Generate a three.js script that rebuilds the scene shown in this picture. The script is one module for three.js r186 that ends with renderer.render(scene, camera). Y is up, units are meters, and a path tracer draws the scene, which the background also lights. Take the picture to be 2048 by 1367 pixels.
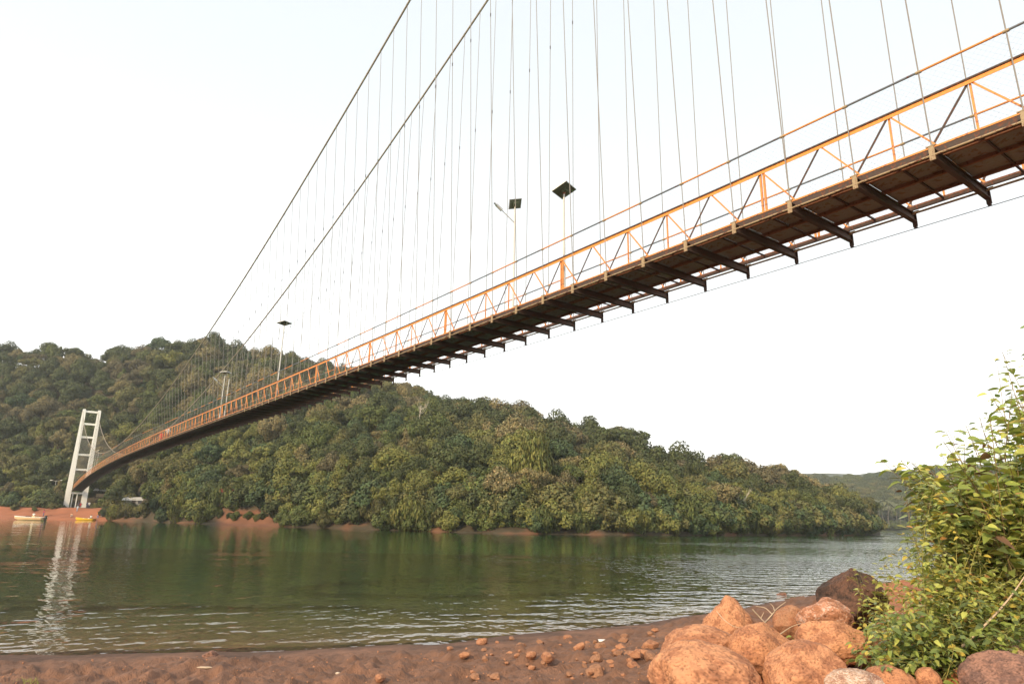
import * as THREE from 'three';
import { mergeGeometries, mergeVertices } from 'three/addons/utils/BufferGeometryUtils.js';
import { MarchingCubes } from 'three/addons/objects/MarchingCubes.js';

// ---------------------------------------------------------------- camera, sky, sun, exposure
const scene = new THREE.Scene();
const EYE = 1.5, FOC = 1330, PITCH = 0.2642, ROLL = 0.0188;      // eye height (m), focal length in photo pixels
const camera = new THREE.PerspectiveCamera(2 * Math.atan(683.5 / FOC) * 180 / Math.PI, 2048 / 1367, 0.1, 6000);
camera.position.set(0, EYE, 0);
camera.rotation.order = 'YXZ';
camera.rotation.set(PITCH, 0, ROLL);

const renderer = new THREE.WebGLRenderer({ antialias: true });
renderer.toneMapping = THREE.LinearToneMapping;
renderer.toneMappingExposure = 1.3;
renderer.shadowMap.enabled = true;

const SUN = new THREE.Vector3(-0.50, 0.47, 0.73).normalize();
{ // hazy, nearly white evening sky, a little bluer overhead
  const w = 256, h = 128, d = new Float32Array(w * h * 4);
  for (let j = 0; j < h; j++) {
    const el = ((j + 0.5) / h - 0.5) * Math.PI, k = Math.max(0, Math.sin(el));
    for (let i = 0; i < w; i++) {
      const az = ((i + 0.5) / w - 0.5) * 2 * Math.PI;
      const dx = Math.cos(el) * Math.cos(az), dz = Math.cos(el) * Math.sin(az), dy = Math.sin(el);
      const g = Math.pow(Math.max(0, dx * SUN.x + dy * SUN.y + dz * SUN.z), 6) * 0.25;
      const hz = Math.exp(-Math.max(0, el) / 0.22), o = (j * w + i) * 4;
      d[o] = 0.66 + 1.35 * hz + g; d[o + 1] = 0.715 + 1.25 * hz + g * 0.9; d[o + 2] = 0.755 + 1.10 * hz + g * 0.7; d[o + 3] = 1;
    }
  }
  const sky = new THREE.DataTexture(d, w, h, THREE.RGBAFormat, THREE.FloatType);
  sky.mapping = THREE.EquirectangularReflectionMapping; sky.magFilter = THREE.LinearFilter; sky.needsUpdate = true;
  scene.background = sky; scene.environment = sky;
}
const sun = new THREE.DirectionalLight(new THREE.Color(1, 0.78, 0.50), 3.7);
sun.position.copy(SUN).multiplyScalar(400); sun.target.position.set(0, 0, 0);
sun.castShadow = true; sun.shadow.radius = 6; sun.shadow.mapSize.set(4096, 4096);
Object.assign(sun.shadow.camera, { left: -300, right: 300, top: 200, bottom: -200, near: 1, far: 1200 });
scene.add(sun, sun.target);
scene.fog = new THREE.FogExp2(0xdfe6ea, 0.00026);

// ---------------------------------------------------------------- helpers
const V = (x, y, z) => new THREE.Vector3(x, y, z);
function rng(seed) { let a = seed >>> 0; return () => { a = (a + 0x6D2B79F5) | 0; let t = Math.imul(a ^ (a >>> 15), 1 | a); t = (t + Math.imul(t ^ (t >>> 7), 61 | t)) ^ t; return ((t ^ (t >>> 14)) >>> 0) / 4294967296; }; }
const lerp = (a, b, t) => a + (b - a) * t, clamp = (x, a = 0, b = 1) => Math.min(b, Math.max(a, x));
const smooth = (x, a, b) => { const t = clamp((x - a) / (b - a)); return t * t * (3 - 2 * t); };
function table(pts) { return (x) => { if (x <= pts[0][0]) return pts[0][1]; for (let i = 1; i < pts.length; i++) if (x <= pts[i][0]) return lerp(pts[i - 1][1], pts[i][1], (x - pts[i - 1][0]) / (pts[i][0] - pts[i - 1][0])); return pts[pts.length - 1][1]; }; }
function hash3(x, y, z) { let h = Math.imul(x, 374761393) ^ Math.imul(y, 668265263) ^ Math.imul(z, 2147483647 ^ 0x5bd1e995); h = Math.imul(h ^ (h >>> 13), 1274126177); h ^= h >>> 16; return (h >>> 0) / 4294967296; }
function noise(x, y, z = 0) {
  const xi = Math.floor(x), yi = Math.floor(y), zi = Math.floor(z); let u = x - xi, v = y - yi, w = z - zi;
  u = u * u * (3 - 2 * u); v = v * v * (3 - 2 * v); w = w * w * (3 - 2 * w);
  const c = (a, b, d) => hash3(xi + a, yi + b, zi + d);
  return lerp(lerp(lerp(c(0, 0, 0), c(1, 0, 0), u), lerp(c(0, 1, 0), c(1, 1, 0), u), v), lerp(lerp(c(0, 0, 1), c(1, 0, 1), u), lerp(c(0, 1, 1), c(1, 1, 1), u), v), w) * 2 - 1;
}
function fbm(x, y, z, o = 4) { let s = 0, a = 0.5; for (let i = 0; i < o; i++) { s += a * noise(x, y, z); x = x * 2.03 + 17.1; y = y * 2.03 + 5.3; z = z * 2.03 + 9.7; a *= 0.5; } return s; }
// a photo pixel (2048 wide) as a direction whose horizontal depth (-z) is 1
const cR = Math.cos(ROLL), sR = Math.sin(ROLL), cP = Math.cos(PITCH), sP = Math.sin(PITCH);
function dirOf(px, py) {
  const u = px - 1024, v = 683.5 - py, a = cR * u - sR * v, b = sR * u + cR * v;
  const y = b * cP + FOC * sP, z = b * sP - FOC * cP;
  return V(a / -z, y / -z, -1);
}
const at = (px, py, depth) => dirOf(px, py).multiplyScalar(depth).add(camera.position);
const horizonY = (px) => 683.5 + (FOC * Math.tan(PITCH) + sR * (px - 1024)) / cR;
const onLevel = (px, py, y) => { const d = dirOf(px, py); return d.multiplyScalar((y - EYE) / d.y).add(camera.position); };

const taken = new Map();
function numbered(name) { const k = taken.get(name) || 0; taken.set(name, k + 1); return k ? `${name}_${String(k).padStart(3, '0')}` : name; }
function setup(o, name, label, category, group, kind) {
  o.name = numbered(name); if (label) o.userData.label = label; if (category) o.userData.category = category; if (group) o.userData.group = group; if (kind) o.userData.kind = kind;
  scene.add(o); return o;
}
const thing = (name, label, category, group) => setup(new THREE.Group(), name, label, category, group);
function mesh(name, geo, mat, parent) { const m = new THREE.Mesh(geo, mat); m.name = name; m.castShadow = m.receiveShadow = true; if (parent) parent.add(m); return m; }
const structure = (name, geo, mat, label) => setup(mesh(name, geo, mat), name, label, null, null, 'structure');

// geometry helpers: everything non-indexed with position, normal, uv (metres)
function plain(g) { const q = g.index ? g.toNonIndexed() : g; for (const k of Object.keys(q.attributes)) if (!['position', 'normal', 'uv', 'color'].includes(k)) q.deleteAttribute(k); return q; }
const join = (list) => list.length === 1 ? list[0] : mergeGeometries(list.map(plain), false);
const Z = V(0, 0, 1);
function bar(a, b, w, h, up = V(0, 1, 0)) { // rectangular bar from a to b, w across, h along up
  const d = b.clone().sub(a), len = d.length(); d.divideScalar(len);
  const x = up.clone().cross(d).normalize(), y = d.clone().cross(x);
  const g = new THREE.BoxGeometry(w, h, len), p = g.attributes.position, uv = g.attributes.uv;
  for (let i = 0; i < p.count; i++) uv.setXY(i, p.getZ(i) + len / 2, p.getX(i) + p.getY(i));
  g.applyMatrix4(new THREE.Matrix4().makeBasis(x, y, d).setPosition(a.clone().add(b).multiplyScalar(0.5)));
  return plain(g);
}
function rod(a, b, r, r2 = r, seg = 6, open = false) {
  const d = b.clone().sub(a), len = d.length(), g = new THREE.CylinderGeometry(r2, r, len, seg, 1, open);
  const uv = g.attributes.uv; for (let i = 0; i < uv.count; i++) uv.setXY(i, uv.getY(i) * len, uv.getX(i) * r * 6.28);
  g.applyQuaternion(new THREE.Quaternion().setFromUnitVectors(V(0, 1, 0), d.normalize())); g.translate((a.x + b.x) / 2, (a.y + b.y) / 2, (a.z + b.z) / 2);
  return plain(g);
}
function tube(points, r0, r1 = r0, seg = 6, n = 0) { // tapered tube through points
  const c = new THREE.CatmullRomCurve3(points), N = n || points.length * 3, g = new THREE.TubeGeometry(c, N, 1, seg, false), p = g.attributes.position;
  for (let i = 0; i <= N; i++) { const q = c.getPointAt(i / N), r = lerp(r0, r1, i / N); for (let j = 0; j <= seg; j++) { const k = i * (seg + 1) + j; p.setXYZ(k, q.x + (p.getX(k) - q.x) * r, q.y + (p.getY(k) - q.y) * r, q.z + (p.getZ(k) - q.z) * r); } }
  g.computeVertexNormals(); return plain(g);
}
const box = (x0, x1, y0, y1, z0, z1) => { const g = new THREE.BoxGeometry(x1 - x0, y1 - y0, z1 - z0); g.translate((x0 + x1) / 2, (y0 + y1) / 2, (z0 + z1) / 2); return plain(g); };
const rgb = (r, g, b) => new THREE.Color().setRGB(r, g, b);
const std = (color, roughness = 0.8, more = {}) => new THREE.MeshStandardMaterial({ color, roughness, ...more });

// ---------------------------------------------------------------- procedural textures
function texture(n, repeat, fn, srgb = true) {
  const d = new Uint8Array(n * n * 4);
  for (let j = 0; j < n; j++) for (let i = 0; i < n; i++) { const c = fn(i / n, j / n), o = (j * n + i) * 4; d[o] = clamp(c[0]) * 255; d[o + 1] = clamp(c[1]) * 255; d[o + 2] = clamp(c[2]) * 255; d[o + 3] = 255; }
  const t = new THREE.DataTexture(d, n, n); t.wrapS = t.wrapT = THREE.RepeatWrapping; t.magFilter = THREE.LinearFilter; t.repeat.set(repeat, repeat);
  if (srgb) t.colorSpace = THREE.SRGBColorSpace; t.needsUpdate = true; return t;
}
const ring = (u, v, f, s) => { // seamless noise on a torus
  const a = u * 6.2832, b = v * 6.2832; return fbm(Math.cos(a) * f + s, Math.sin(a) * f + Math.cos(b) * f, Math.sin(b) * f - s, 4);
};
function paintTexture(base, rust, amount) {
  return texture(256, 0.7, (u, v) => {
    const n = ring(u, v, 3, amount * 10), m = ring(u, v, 9, 31 + amount), k = smooth(n * 0.7 + m * 0.6, 0.36 - amount, 0.46 - amount), s = 1 + 0.10 * m;
    return [0, 1, 2].map((i) => lerp(base[i] * s, rust[i] * (1 + 0.4 * m), k));
  });
}
const RUST = [0.36, 0.20, 0.12];
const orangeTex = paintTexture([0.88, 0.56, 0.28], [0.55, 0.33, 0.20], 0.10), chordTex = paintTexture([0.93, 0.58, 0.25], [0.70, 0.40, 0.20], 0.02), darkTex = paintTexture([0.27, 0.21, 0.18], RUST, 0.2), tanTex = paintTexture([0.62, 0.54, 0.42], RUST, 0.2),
  greyTex = paintTexture([0.46, 0.48, 0.50], RUST, 0.1), plateTex = paintTexture([0.50, 0.48, 0.45], [0.42, 0.32, 0.25], 0.2), whiteTex = paintTexture([0.94, 0.93, 0.90], [0.62, 0.55, 0.46], 0.02), concreteTex = paintTexture([0.55, 0.52, 0.47], [0.40, 0.34, 0.28], 0.1);
const M = {
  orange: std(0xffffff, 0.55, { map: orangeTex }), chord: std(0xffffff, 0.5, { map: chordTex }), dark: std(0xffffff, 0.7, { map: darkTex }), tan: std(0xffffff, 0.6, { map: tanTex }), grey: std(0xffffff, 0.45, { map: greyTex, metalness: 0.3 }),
  plate: std(0xffffff, 0.75, { map: plateTex }), stringer: std(0xffffff, 0.8, { map: paintTexture([0.50, 0.33, 0.24], RUST, 0.2) }), white: std(0xffffff, 0.6, { map: whiteTex }), concrete: std(0xffffff, 0.9, { map: concreteTex }),
  cable: std(rgb(0.055, 0.05, 0.05), 0.6), rope: std(rgb(0.30, 0.25, 0.19), 0.6), hanger: std(rgb(0.23, 0.21, 0.19), 0.6), wire: std(rgb(0.16, 0.16, 0.16), 0.6, { metalness: 0.3 }),
  bark: std(rgb(0.12, 0.085, 0.06), 0.95), palmBark: std(rgb(0.11, 0.10, 0.08), 0.9), paleBark: std(rgb(0.42, 0.37, 0.30), 0.9), solar: std(rgb(0.035, 0.045, 0.03), 0.35), panelBack: std(rgb(0.10, 0.12, 0.075), 0.6), alu: std(rgb(0.5, 0.5, 0.5), 0.4, { metalness: 0.6 }), pole: std(rgb(0.50, 0.49, 0.46), 0.5, { metalness: 0.2 }), lens: std(rgb(0.7, 0.7, 0.68), 0.25),
};

// ---------------------------------------------------------------- shore and near ground
// shoreline of the near bank, read in the photograph, as depth against direction
const shorePts = [[-260, 1312], [0, 1312], [300, 1303], [600, 1297], [870, 1287], [1100, 1266], [1300, 1246], [1450, 1221], [1560, 1202], [1650, 1186], [1760, 1168], [1900, 1150], [2300, 1150]].map(([px, py]) => { const p = onLevel(px, py, 0); return [p.x / -p.z, -p.z]; });
const shoreDepth = table(shorePts);
function groundY(x, z) {
  const D = Math.max(1.5, -z), tx = x / D, s = shoreDepth(clamp(tx, -1.1, 1.2)) - D + 0.35 * fbm(x * 0.7, z * 0.7, 3) ;
  let y = s < 0 ? Math.max(-1.5, s * 0.11) : 0.36 * (1 - Math.exp(-s / 5.5));
  if (s > 0) {
    const rough = smooth(s, 0.1, 1.6);
    y += rough * (0.05 * fbm(x * 1.3, z * 1.3, 1) + 0.12 * Math.max(0, fbm(x * 5.1, z * 5.1, 8)) + 0.05 * fbm(x * 13, z * 13, 4, 3)) + (0.004 + 0.018 * rough) * fbm(x * 24, z * 24, 2, 2);
    const mound = smooth(tx, 0.36, 0.72) * smooth(s, 2.5, 6) * smooth(D, 2.2, 4.6);
    y += mound * (0.20 + 0.16 * fbm(x * 1.1, z * 1.1, 7) + 0.06 * fbm(x * 4, z * 4, 5));
  }
  return y;
}
{
  const txs = [], Ds = [];
  for (let t = -1.15; t <= 1.25; t += 0.0048) txs.push(t);
  for (let D = 2.0; D < 34; D *= 1.0075) Ds.push(D);
  const W = txs.length, H = Ds.length, pos = new Float32Array(W * H * 3), col = new Float32Array(W * H * 3), idx = [], uv = new Float32Array(W * H * 2);
  for (let j = 0; j < H; j++) for (let i = 0; i < W; i++) {
    const D = Ds[j], x = txs[i] * D, z = -D, y = groundY(x, z), o = (j * W + i);
    pos.set([x, y, z], o * 3); uv.set([x, z], o * 2);
    const n = fbm(x * 2.2, z * 2.2, 11), f = fbm(x * 9, z * 9, 21), g = fbm(x * 34, z * 34, 6, 2);
    const s = shoreDepth(clamp(txs[i], -1.1, 1.2)) - D, red = smooth(txs[i] + 0.12 * n, 0.30, 0.55) * smooth(s, 2, 5);
    const wet = 1 - 0.42 * (1 - smooth(s + 0.9 * n, 0.15, 0.9)), k = (1 + 0.28 * n + 0.35 * f + 0.35 * g) * wet;
    let c = [0.172, 0.084, 0.050].map((v, q) => lerp(v, [0.36, 0.135, 0.062][q], red) * k);
    if (s < -0.2) c = [0.26, 0.17, 0.085].map((v) => v * (1 + 0.4 * f));
    col.set(c, o * 3);
    if (i && j) { const a = o - W - 1, b = o - W, e = o - 1; idx.push(a, b, o, a, o, e); }
  }
  const g = new THREE.BufferGeometry(); g.setAttribute('position', new THREE.BufferAttribute(pos, 3)); g.setAttribute('uv', new THREE.BufferAttribute(uv, 2)); g.setAttribute('color', new THREE.BufferAttribute(col, 3)); g.setIndex(idx); g.computeVertexNormals();
  const grit = texture(512, 0.9, (u, v) => { const a = 0.5 + 0.55 * ring(u, v, 7, 3) + 0.35 * ring(u, v, 26, 9); return [a, a, a]; }, false);
  structure('beach', g, std(0xffffff, 0.88, { vertexColors: true, bumpMap: grit, bumpScale: 0.014 }));
  // the bank goes on behind the camera, and the river bed runs on under the water
  const back = new THREE.PlaneGeometry(240, 120, 1, 1); back.rotateX(-Math.PI / 2); back.translate(0, 0.24, 57.9);
  structure('bank_ground', back, std(rgb(0.22, 0.12, 0.08), 0.95));
  const bed = new THREE.PlaneGeometry(6000, 4000); bed.rotateX(-Math.PI / 2); bed.translate(0, -1.51, -1960);
  structure('river_bed', bed, std(rgb(0.38, 0.45, 0.22), 0.95));
}

// ---------------------------------------------------------------- water
{
  const N = 1400, TILE = 24, r = rng(77), sx = new Float32Array(N * N), sy = new Float32Array(N * N);
  const waves = [];
  for (let i = 0; i < 56; i++) {
    const lam = 0.11 * Math.pow(15, Math.pow(r(), 1.25)), th = Math.PI / 2 + (r() - 0.5) * 2.7 + 0.25, k = TILE / lam;
    const kx = Math.round(Math.cos(th) * k), ky = Math.round(Math.sin(th) * k); if (!kx && !ky) continue;
    waves.push([kx, ky, r() * 6.283, (0.5 + r()) * Math.pow(lam, -0.1)]);
  }
  let tot = 0; for (const w of waves) tot += w[3] * w[3] / 2; const amp = 0.050 / Math.sqrt(tot);
  for (const [kx, ky, ph, a] of waves) {
    const q = Math.hypot(kx, ky), ax = a * amp * kx / q, ay = a * amp * ky / q;
    for (let j = 0; j < N; j++) for (let i = 0; i < N; i++) { const c = Math.cos(6.283185307 * (kx * i + ky * j) / N + ph); sx[j * N + i] += ax * c; sy[j * N + i] += ay * c; }
  }
  const d = new Uint8Array(N * N * 4);
  for (let k = 0; k < N * N; k++) { const l = Math.hypot(sx[k], sy[k], 1); d[4 * k] = (0.5 - 0.5 * sx[k] / l) * 255 + 0.5; d[4 * k + 1] = (0.5 - 0.5 * sy[k] / l) * 255 + 0.5; d[4 * k + 2] = (0.5 + 0.5 / l) * 255; d[4 * k + 3] = 255; }
  const nm = new THREE.DataTexture(d, N, N); nm.wrapS = nm.wrapT = THREE.RepeatWrapping; nm.magFilter = THREE.LinearFilter; nm.needsUpdate = true;
  const txs = [], Ds = []; for (let t = -3; t <= 3; t += 0.015) txs.push(t); for (let D = 4; D < 3000; D *= 1.022) Ds.push(D);
  const W = txs.length, H = Ds.length, pos = [], uv = [], idx = [];
  for (let j = 0; j < H; j++) for (let i = 0; i < W; i++) {
    const D = Ds[j], x = txs[i] * D, z = -D, o = j * W + i, far = 1 - smooth(D, 30, 160);
    pos.push(x, 0.012 * far * fbm(x * 0.25, z * 0.5, 4, 3), z); uv.push(x / TILE, -z / TILE);
    if (i && j) idx.push(o - W - 1, o - W, o, o - W - 1, o, o - 1);
  }
  const level = [[], [], [], []]; // calm, rippled and breeze-ruffled patches
  for (let k = 0; k < idx.length; k += 6) { const v = idx[k], x = pos[3 * v], z = pos[3 * v + 2], D = -z, b = 1.3 * fbm(x * 0.035, z * 0.07, 3, 4) + 0.25 * smooth(x / D, -0.15, 0.4) + 0.75 * smooth(x / D, 0.08, 0.4) * smooth(D, 12, 22) - 0.05 + 0.75 * (1 - smooth(D - shoreDepth(clamp(x / D, -1.1, 1.2)) + 2 * noise(x * 0.3, z * 0.5), 1.5, 4)); level[b < 0.02 ? 0 : b < 0.42 ? 1 : b < 0.85 ? 2 : 3].push(...idx.slice(k, k + 6)); }
  const g = new THREE.BufferGeometry(); g.setAttribute('position', new THREE.Float32BufferAttribute(pos, 3)); g.setAttribute('uv', new THREE.Float32BufferAttribute(uv, 2)); g.setIndex([].concat(...level)); g.computeVertexNormals();
  let start = 0; level.forEach((l, i) => { g.addGroup(start, l.length, i); start += l.length; });
  structure('river_water', g, [0.32, 0.58, 0.95, 1.7].map((k) => new THREE.MeshPhysicalMaterial({ color: 0xffffff, roughness: 0.02, ior: 1.33, transmission: 1, thickness: 1.5, attenuationColor: rgb(0.53, 0.75, 0.61), attenuationDistance: 1.0, normalMap: nm, normalScale: new THREE.Vector2(k, k) })));
}

// ---------------------------------------------------------------- the wooded hill across the river
const skyY = table([[-900, 700], [-200, 695], [0, 690], [60, 685], [130, 702], [200, 690], [280, 676], [380, 668], [420, 690], [540, 697], [640, 722], [740, 752], [800, 768], [880, 790], [925, 795], [1000, 808], [1080, 822], [1180, 855], [1250, 865], [1310, 905], [1380, 917], [1500, 930], [1580, 938], [1620, 955], [1680, 985], [1710, 1010], [1760, 1040]]);
const bankD = table([[-900, 190], [0, 174], [150, 172], [230, 166], [300, 152], [400, 135], [600, 113], [800, 99], [1000, 91], [1200, 94], [1400, 104], [1600, 126], [1700, 146], [1760, 175]]);
const ridgeD = table([[-900, 300], [0, 285], [400, 285], [700, 255], [1000, 205], [1300, 180], [1600, 172], [1760, 190]]);
const canopy = table([[-900, 10], [1000, 9.5], [1500, 9], [1700, 7.5], [1760, 4]]);
const colDir = (px) => dirOf(px, horizonY(px)).x;
function hillAt(px, t) { // t: 0 at the water line, 1 at the ridge
  const D = lerp(bankD(px), ridgeD(px), t), top = EYE + dirOf(px, skyY(px)).y * ridgeD(px) - canopy(px), H = Math.max(1.0, top);
  const tower = 1 - smooth(px, 225, 300), flat = tower * 0.15;
  let y;
  if (t < 0) y = -0.4 + t * 20; else if (t < 0.02) y = lerp(-0.4, 0.5, t / 0.02); else { const q = clamp((t - 0.02 - flat) / (1 - 0.02 - flat)); y = 0.5 + smooth(t, 0.02, 0.07) * (0.4 + 2.0 * tower) * (1 - q) + (H - 0.5) * Math.pow(q, 0.92); }
  if (t > 1) y = H * (1 - 0.35 * (t - 1));
  const x = colDir(px) * D; y += t > 0.03 ? 1.2 * fbm(x * 0.05, D * 0.05, 9) * smooth(t, 0.05, 0.3) * (1 - smooth(px, 1500, 1700)) : 0;
  return V(x, y, -D);
}
{
  const pos = [], col = [], idx = [], px = [], ts = []; for (let p = -900; p <= 1760; p += 14) px.push(p);
  for (let t = -0.06; t < 0.14; t += 0.005) ts.push(t); for (let t = 0.14; t <= 1.9; t += 0.04) ts.push(t);
  for (let j = 0; j < ts.length; j++) for (let i = 0; i < px.length; i++) {
    const p = hillAt(px[i], ts[j]), o = j * px.length + i; const n = fbm(p.x * 0.35, p.z * 0.35, 5), n2 = fbm(p.x * 1.7, p.z * 1.7, 2);
    if (ts[j] < 0.14 && ts[j] > 0.01) p.y += 0.5 * n + 0.25 * n2;
    pos.push(p.x, p.y, p.z);
    const open = Math.max(1 - smooth(px[i], 205, 250), 0.6 * smooth(px[i], 425, 450) * (1 - smooth(px[i], 530, 600)), 0.35 * smooth(n, 0.1, 0.3)), litter = Math.max(1 - open, smooth(ts[j] + 0.03 * n, px[i] < 260 ? 0.085 : 0.035, px[i] < 260 ? 0.115 : 0.05)), k = 1 + 0.35 * n + 0.35 * n2;
    col.push(lerp(0.27, 0.06, litter) * k, lerp(0.10, 0.045, litter) * k, lerp(0.05, 0.024, litter) * k);
    if (i && j) { const W = px.length; idx.push(o - W - 1, o, o - W, o - W - 1, o - 1, o); }
  }
  const g = new THREE.BufferGeometry(); g.setAttribute('position', new THREE.Float32BufferAttribute(pos, 3)); g.setAttribute('color', new THREE.Float32BufferAttribute(col, 3)); g.setIndex(idx); g.computeVertexNormals();
  structure('hillside', g, std(0xffffff, 0.95, { vertexColors: true, side: THREE.DoubleSide }));
}

// ---------------------------------------------------------------- foliage
function leafCloud(lobes, count, size, seed, opt = {}) { // bent leaf clumps spread through the lobes of a crown
  const r = rng(seed), pos = new Float32Array(count * 18), nor = new Float32Array(count * 18), col = new Float32Array(count * 18);
  let sum = 0; const acc = lobes.map((l) => (sum += l[3] * l[3])), up = V(0, 1, 0), q = V(0, 0, 0), a = V(0, 0, 0), b = V(0, 0, 0), n = V(0, 0, 0), c = V(0, 0, 0);
  const lobeTint = lobes.map(() => 0.82 + 0.36 * r());
  for (let i = 0; i < count; i++) {
    const pick = r() * sum; let k = 0; while (acc[k] < pick) k++;
    const [lx, ly, lz, lr] = lobes[k], th = r() * 6.2832, cz = opt.low ? r() * 2 - 1 : Math.max(-0.75, r() * 2 - 1), sz = Math.sqrt(1 - cz * cz);
    q.set(Math.cos(th) * sz, cz, Math.sin(th) * sz);
    const bump = 1 + 0.22 * noise(q.x * 2.6 + k * 7, q.y * 2.6, q.z * 2.6 + seed), rad = lr * bump * (r() < 0.78 ? 0.88 + 0.2 * r() : 0.45 + 0.45 * r());
    c.set(lx + q.x * rad, ly + q.y * rad * (opt.flat || 0.85), lz + q.z * rad);
    n.set(r() - 0.5, r() - 0.5 + (opt.droop ? 0 : 0.25), r() - 0.5).normalize().multiplyScalar(0.9).add(q).normalize();
    a.set(r() - 0.5, opt.droop ? -1.6 : r() - 0.6, r() - 0.5).cross(n).normalize(); b.crossVectors(n, a);
    if (opt.droop) { const t = a.clone(); a.copy(b); b.copy(t); }
    const s = size * (0.55 + 0.9 * r()), w = s * (opt.narrow || 0.62), bend = s * 0.22;
    const p = [[c.x - a.x * s, c.y - a.y * s, c.z - a.z * s], [c.x - b.x * w + n.x * bend, c.y - b.y * w + n.y * bend, c.z - b.z * w + n.z * bend], [c.x + b.x * w + n.x * bend, c.y + b.y * w + n.y * bend, c.z + b.z * w + n.z * bend], [c.x + a.x * s, c.y + a.y * s, c.z + a.z * s]];
    const t = lobeTint[k] * (0.72 + 0.56 * r()), warm = (r() - 0.5) * 0.30, cc = [t * (1 + warm), t, t * (1 - 0.6 * warm)];
    n.multiplyScalar(0.6).addScaledVector(q, 0.4).normalize();
    const e1 = [p[1][0] - p[0][0], p[1][1] - p[0][1], p[1][2] - p[0][2]], e2 = [p[3][0] - p[0][0], p[3][1] - p[0][1], p[3][2] - p[0][2]], facing = (e1[1] * e2[2] - e1[2] * e2[1]) * n.x + (e1[2] * e2[0] - e1[0] * e2[2]) * n.y + (e1[0] * e2[1] - e1[1] * e2[0]) * n.z;
    (facing > 0 ? [0, 1, 3, 0, 3, 2] : [0, 3, 1, 0, 2, 3]).forEach((v, m) => { const o = i * 18 + m * 3; pos.set(p[v], o); nor[o] = n.x; nor[o + 1] = n.y; nor[o + 2] = n.z; col.set(cc, o); });
  }
  const g = new THREE.BufferGeometry(); g.setAttribute('position', new THREE.BufferAttribute(pos, 3)); g.setAttribute('normal', new THREE.BufferAttribute(nor, 3)); g.setAttribute('color', new THREE.BufferAttribute(col, 3)); return g;
}
function domeLobes(r, n, R, cy, flat, lr0, lr1) { const out = []; for (let i = 0; i < n; i++) { const th = r() * 6.2832, u = Math.sqrt((i + 0.4) / n) * R, y = cy + flat * R * (1 - (u / R) ** 2) * (0.6 + 0.4 * r()) - 0.5 * (r() * u / R); out.push([Math.cos(th) * u, y, Math.sin(th) * u, lerp(lr0, lr1, r()) * (1 - 0.25 * u / R)]); } out.push([0, cy - 0.3, 0, R * 0.62]); return out; }
const kinds = {
  broad: (s) => { const r = rng(s), l = domeLobes(r, 16, 4.3, 5.6, 0.72, 1.3, 2.1); return [leafCloud(l, 7000, 0.21, s), l, 9]; },
  round: (s) => { const r = rng(s), l = domeLobes(r, 13, 3.3, 5.2, 0.95, 1.2, 1.9); return [leafCloud(l, 6000, 0.20, s), l, 9]; },
  spread: (s) => { const r = rng(s), l = domeLobes(r, 17, 5.0, 6.4, 0.40, 1.0, 1.7); return [leafCloud(l, 6000, 0.20, s, { flat: 0.6 }), l, 9]; },
  column: (s) => { const r = rng(s), l = []; for (let i = 0; i < 11; i++) { const h = i / 10, w = 1.5 * Math.sin(0.5 + 2.4 * h); l.push([(r() - 0.5) * 1.7, 1.4 + h * 7, (r() - 0.5) * 1.7, 0.7 + w * 0.75]); } return [leafCloud(l, 5200, 0.19, s, { low: true }), l, 9.5]; },
  cone: (s) => { const r = rng(s), l = []; for (let i = 0; i < 14; i++) { const h = i / 13, w = 2.6 * (1 - h), th = r() * 6.28; l.push([Math.cos(th) * w * 0.6, 2.2 + h * 6.6, Math.sin(th) * w * 0.6, 0.5 + w * 0.5]); } return [leafCloud(l, 5000, 0.18, s, { low: true }), l, 9.5]; },
  vine: (s) => { const r = rng(s), l = []; for (let i = 0; i < 15; i++) { const th = r() * 6.28, h = r(), w = 2.4 * Math.sqrt(r()); l.push([Math.cos(th) * w, 1.0 + h * 6.2, Math.sin(th) * w, 1.1 + 0.7 * r()]); } return [leafCloud(l, 6000, 0.28, s, { low: true, droop: true, narrow: 0.3 }), l, 8.5]; },
  bush: (s) => { const r = rng(s), l = domeLobes(r, 11, 2.4, 1.1, 0.75, 0.8, 1.3); return [leafCloud(l, 3600, 0.17, s, { low: true }), l, 3.4]; },
  weep: (s) => { const r = rng(s), l = domeLobes(r, 10, 2.5, 1.2, 0.8, 0.8, 1.4); return [leafCloud(l, 3400, 0.28, s, { low: true, droop: true, narrow: 0.22 }), l, 3.6]; },
};
const leafMat = (r, g, b) => std(rgb(r, g, b), 0.75, { vertexColors: true, side: THREE.DoubleSide });
const tints = {
  dark: leafMat(0.060, 0.074, 0.020), mid: leafMat(0.088, 0.108, 0.024), olive: leafMat(0.120, 0.116, 0.034), lime: leafMat(0.155, 0.160, 0.036), tan: leafMat(0.180, 0.150, 0.060), brown: leafMat(0.120, 0.102, 0.048), cool: leafMat(0.055, 0.085, 0.030), flower: leafMat(0.32, 0.25, 0.125),
};
const tintWords = { dark: 'dark green', mid: 'mid green', olive: 'olive green', lime: 'bright lime', tan: 'tan flowering', brown: 'brownish', cool: 'bluish green' };
const kindWords = { broad: 'broad crowned', round: 'round crowned', spread: 'flat spreading', column: 'narrow upright', cone: 'pointed', vine: 'vine draped', bush: 'bushy', weep: 'drooping' };
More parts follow.
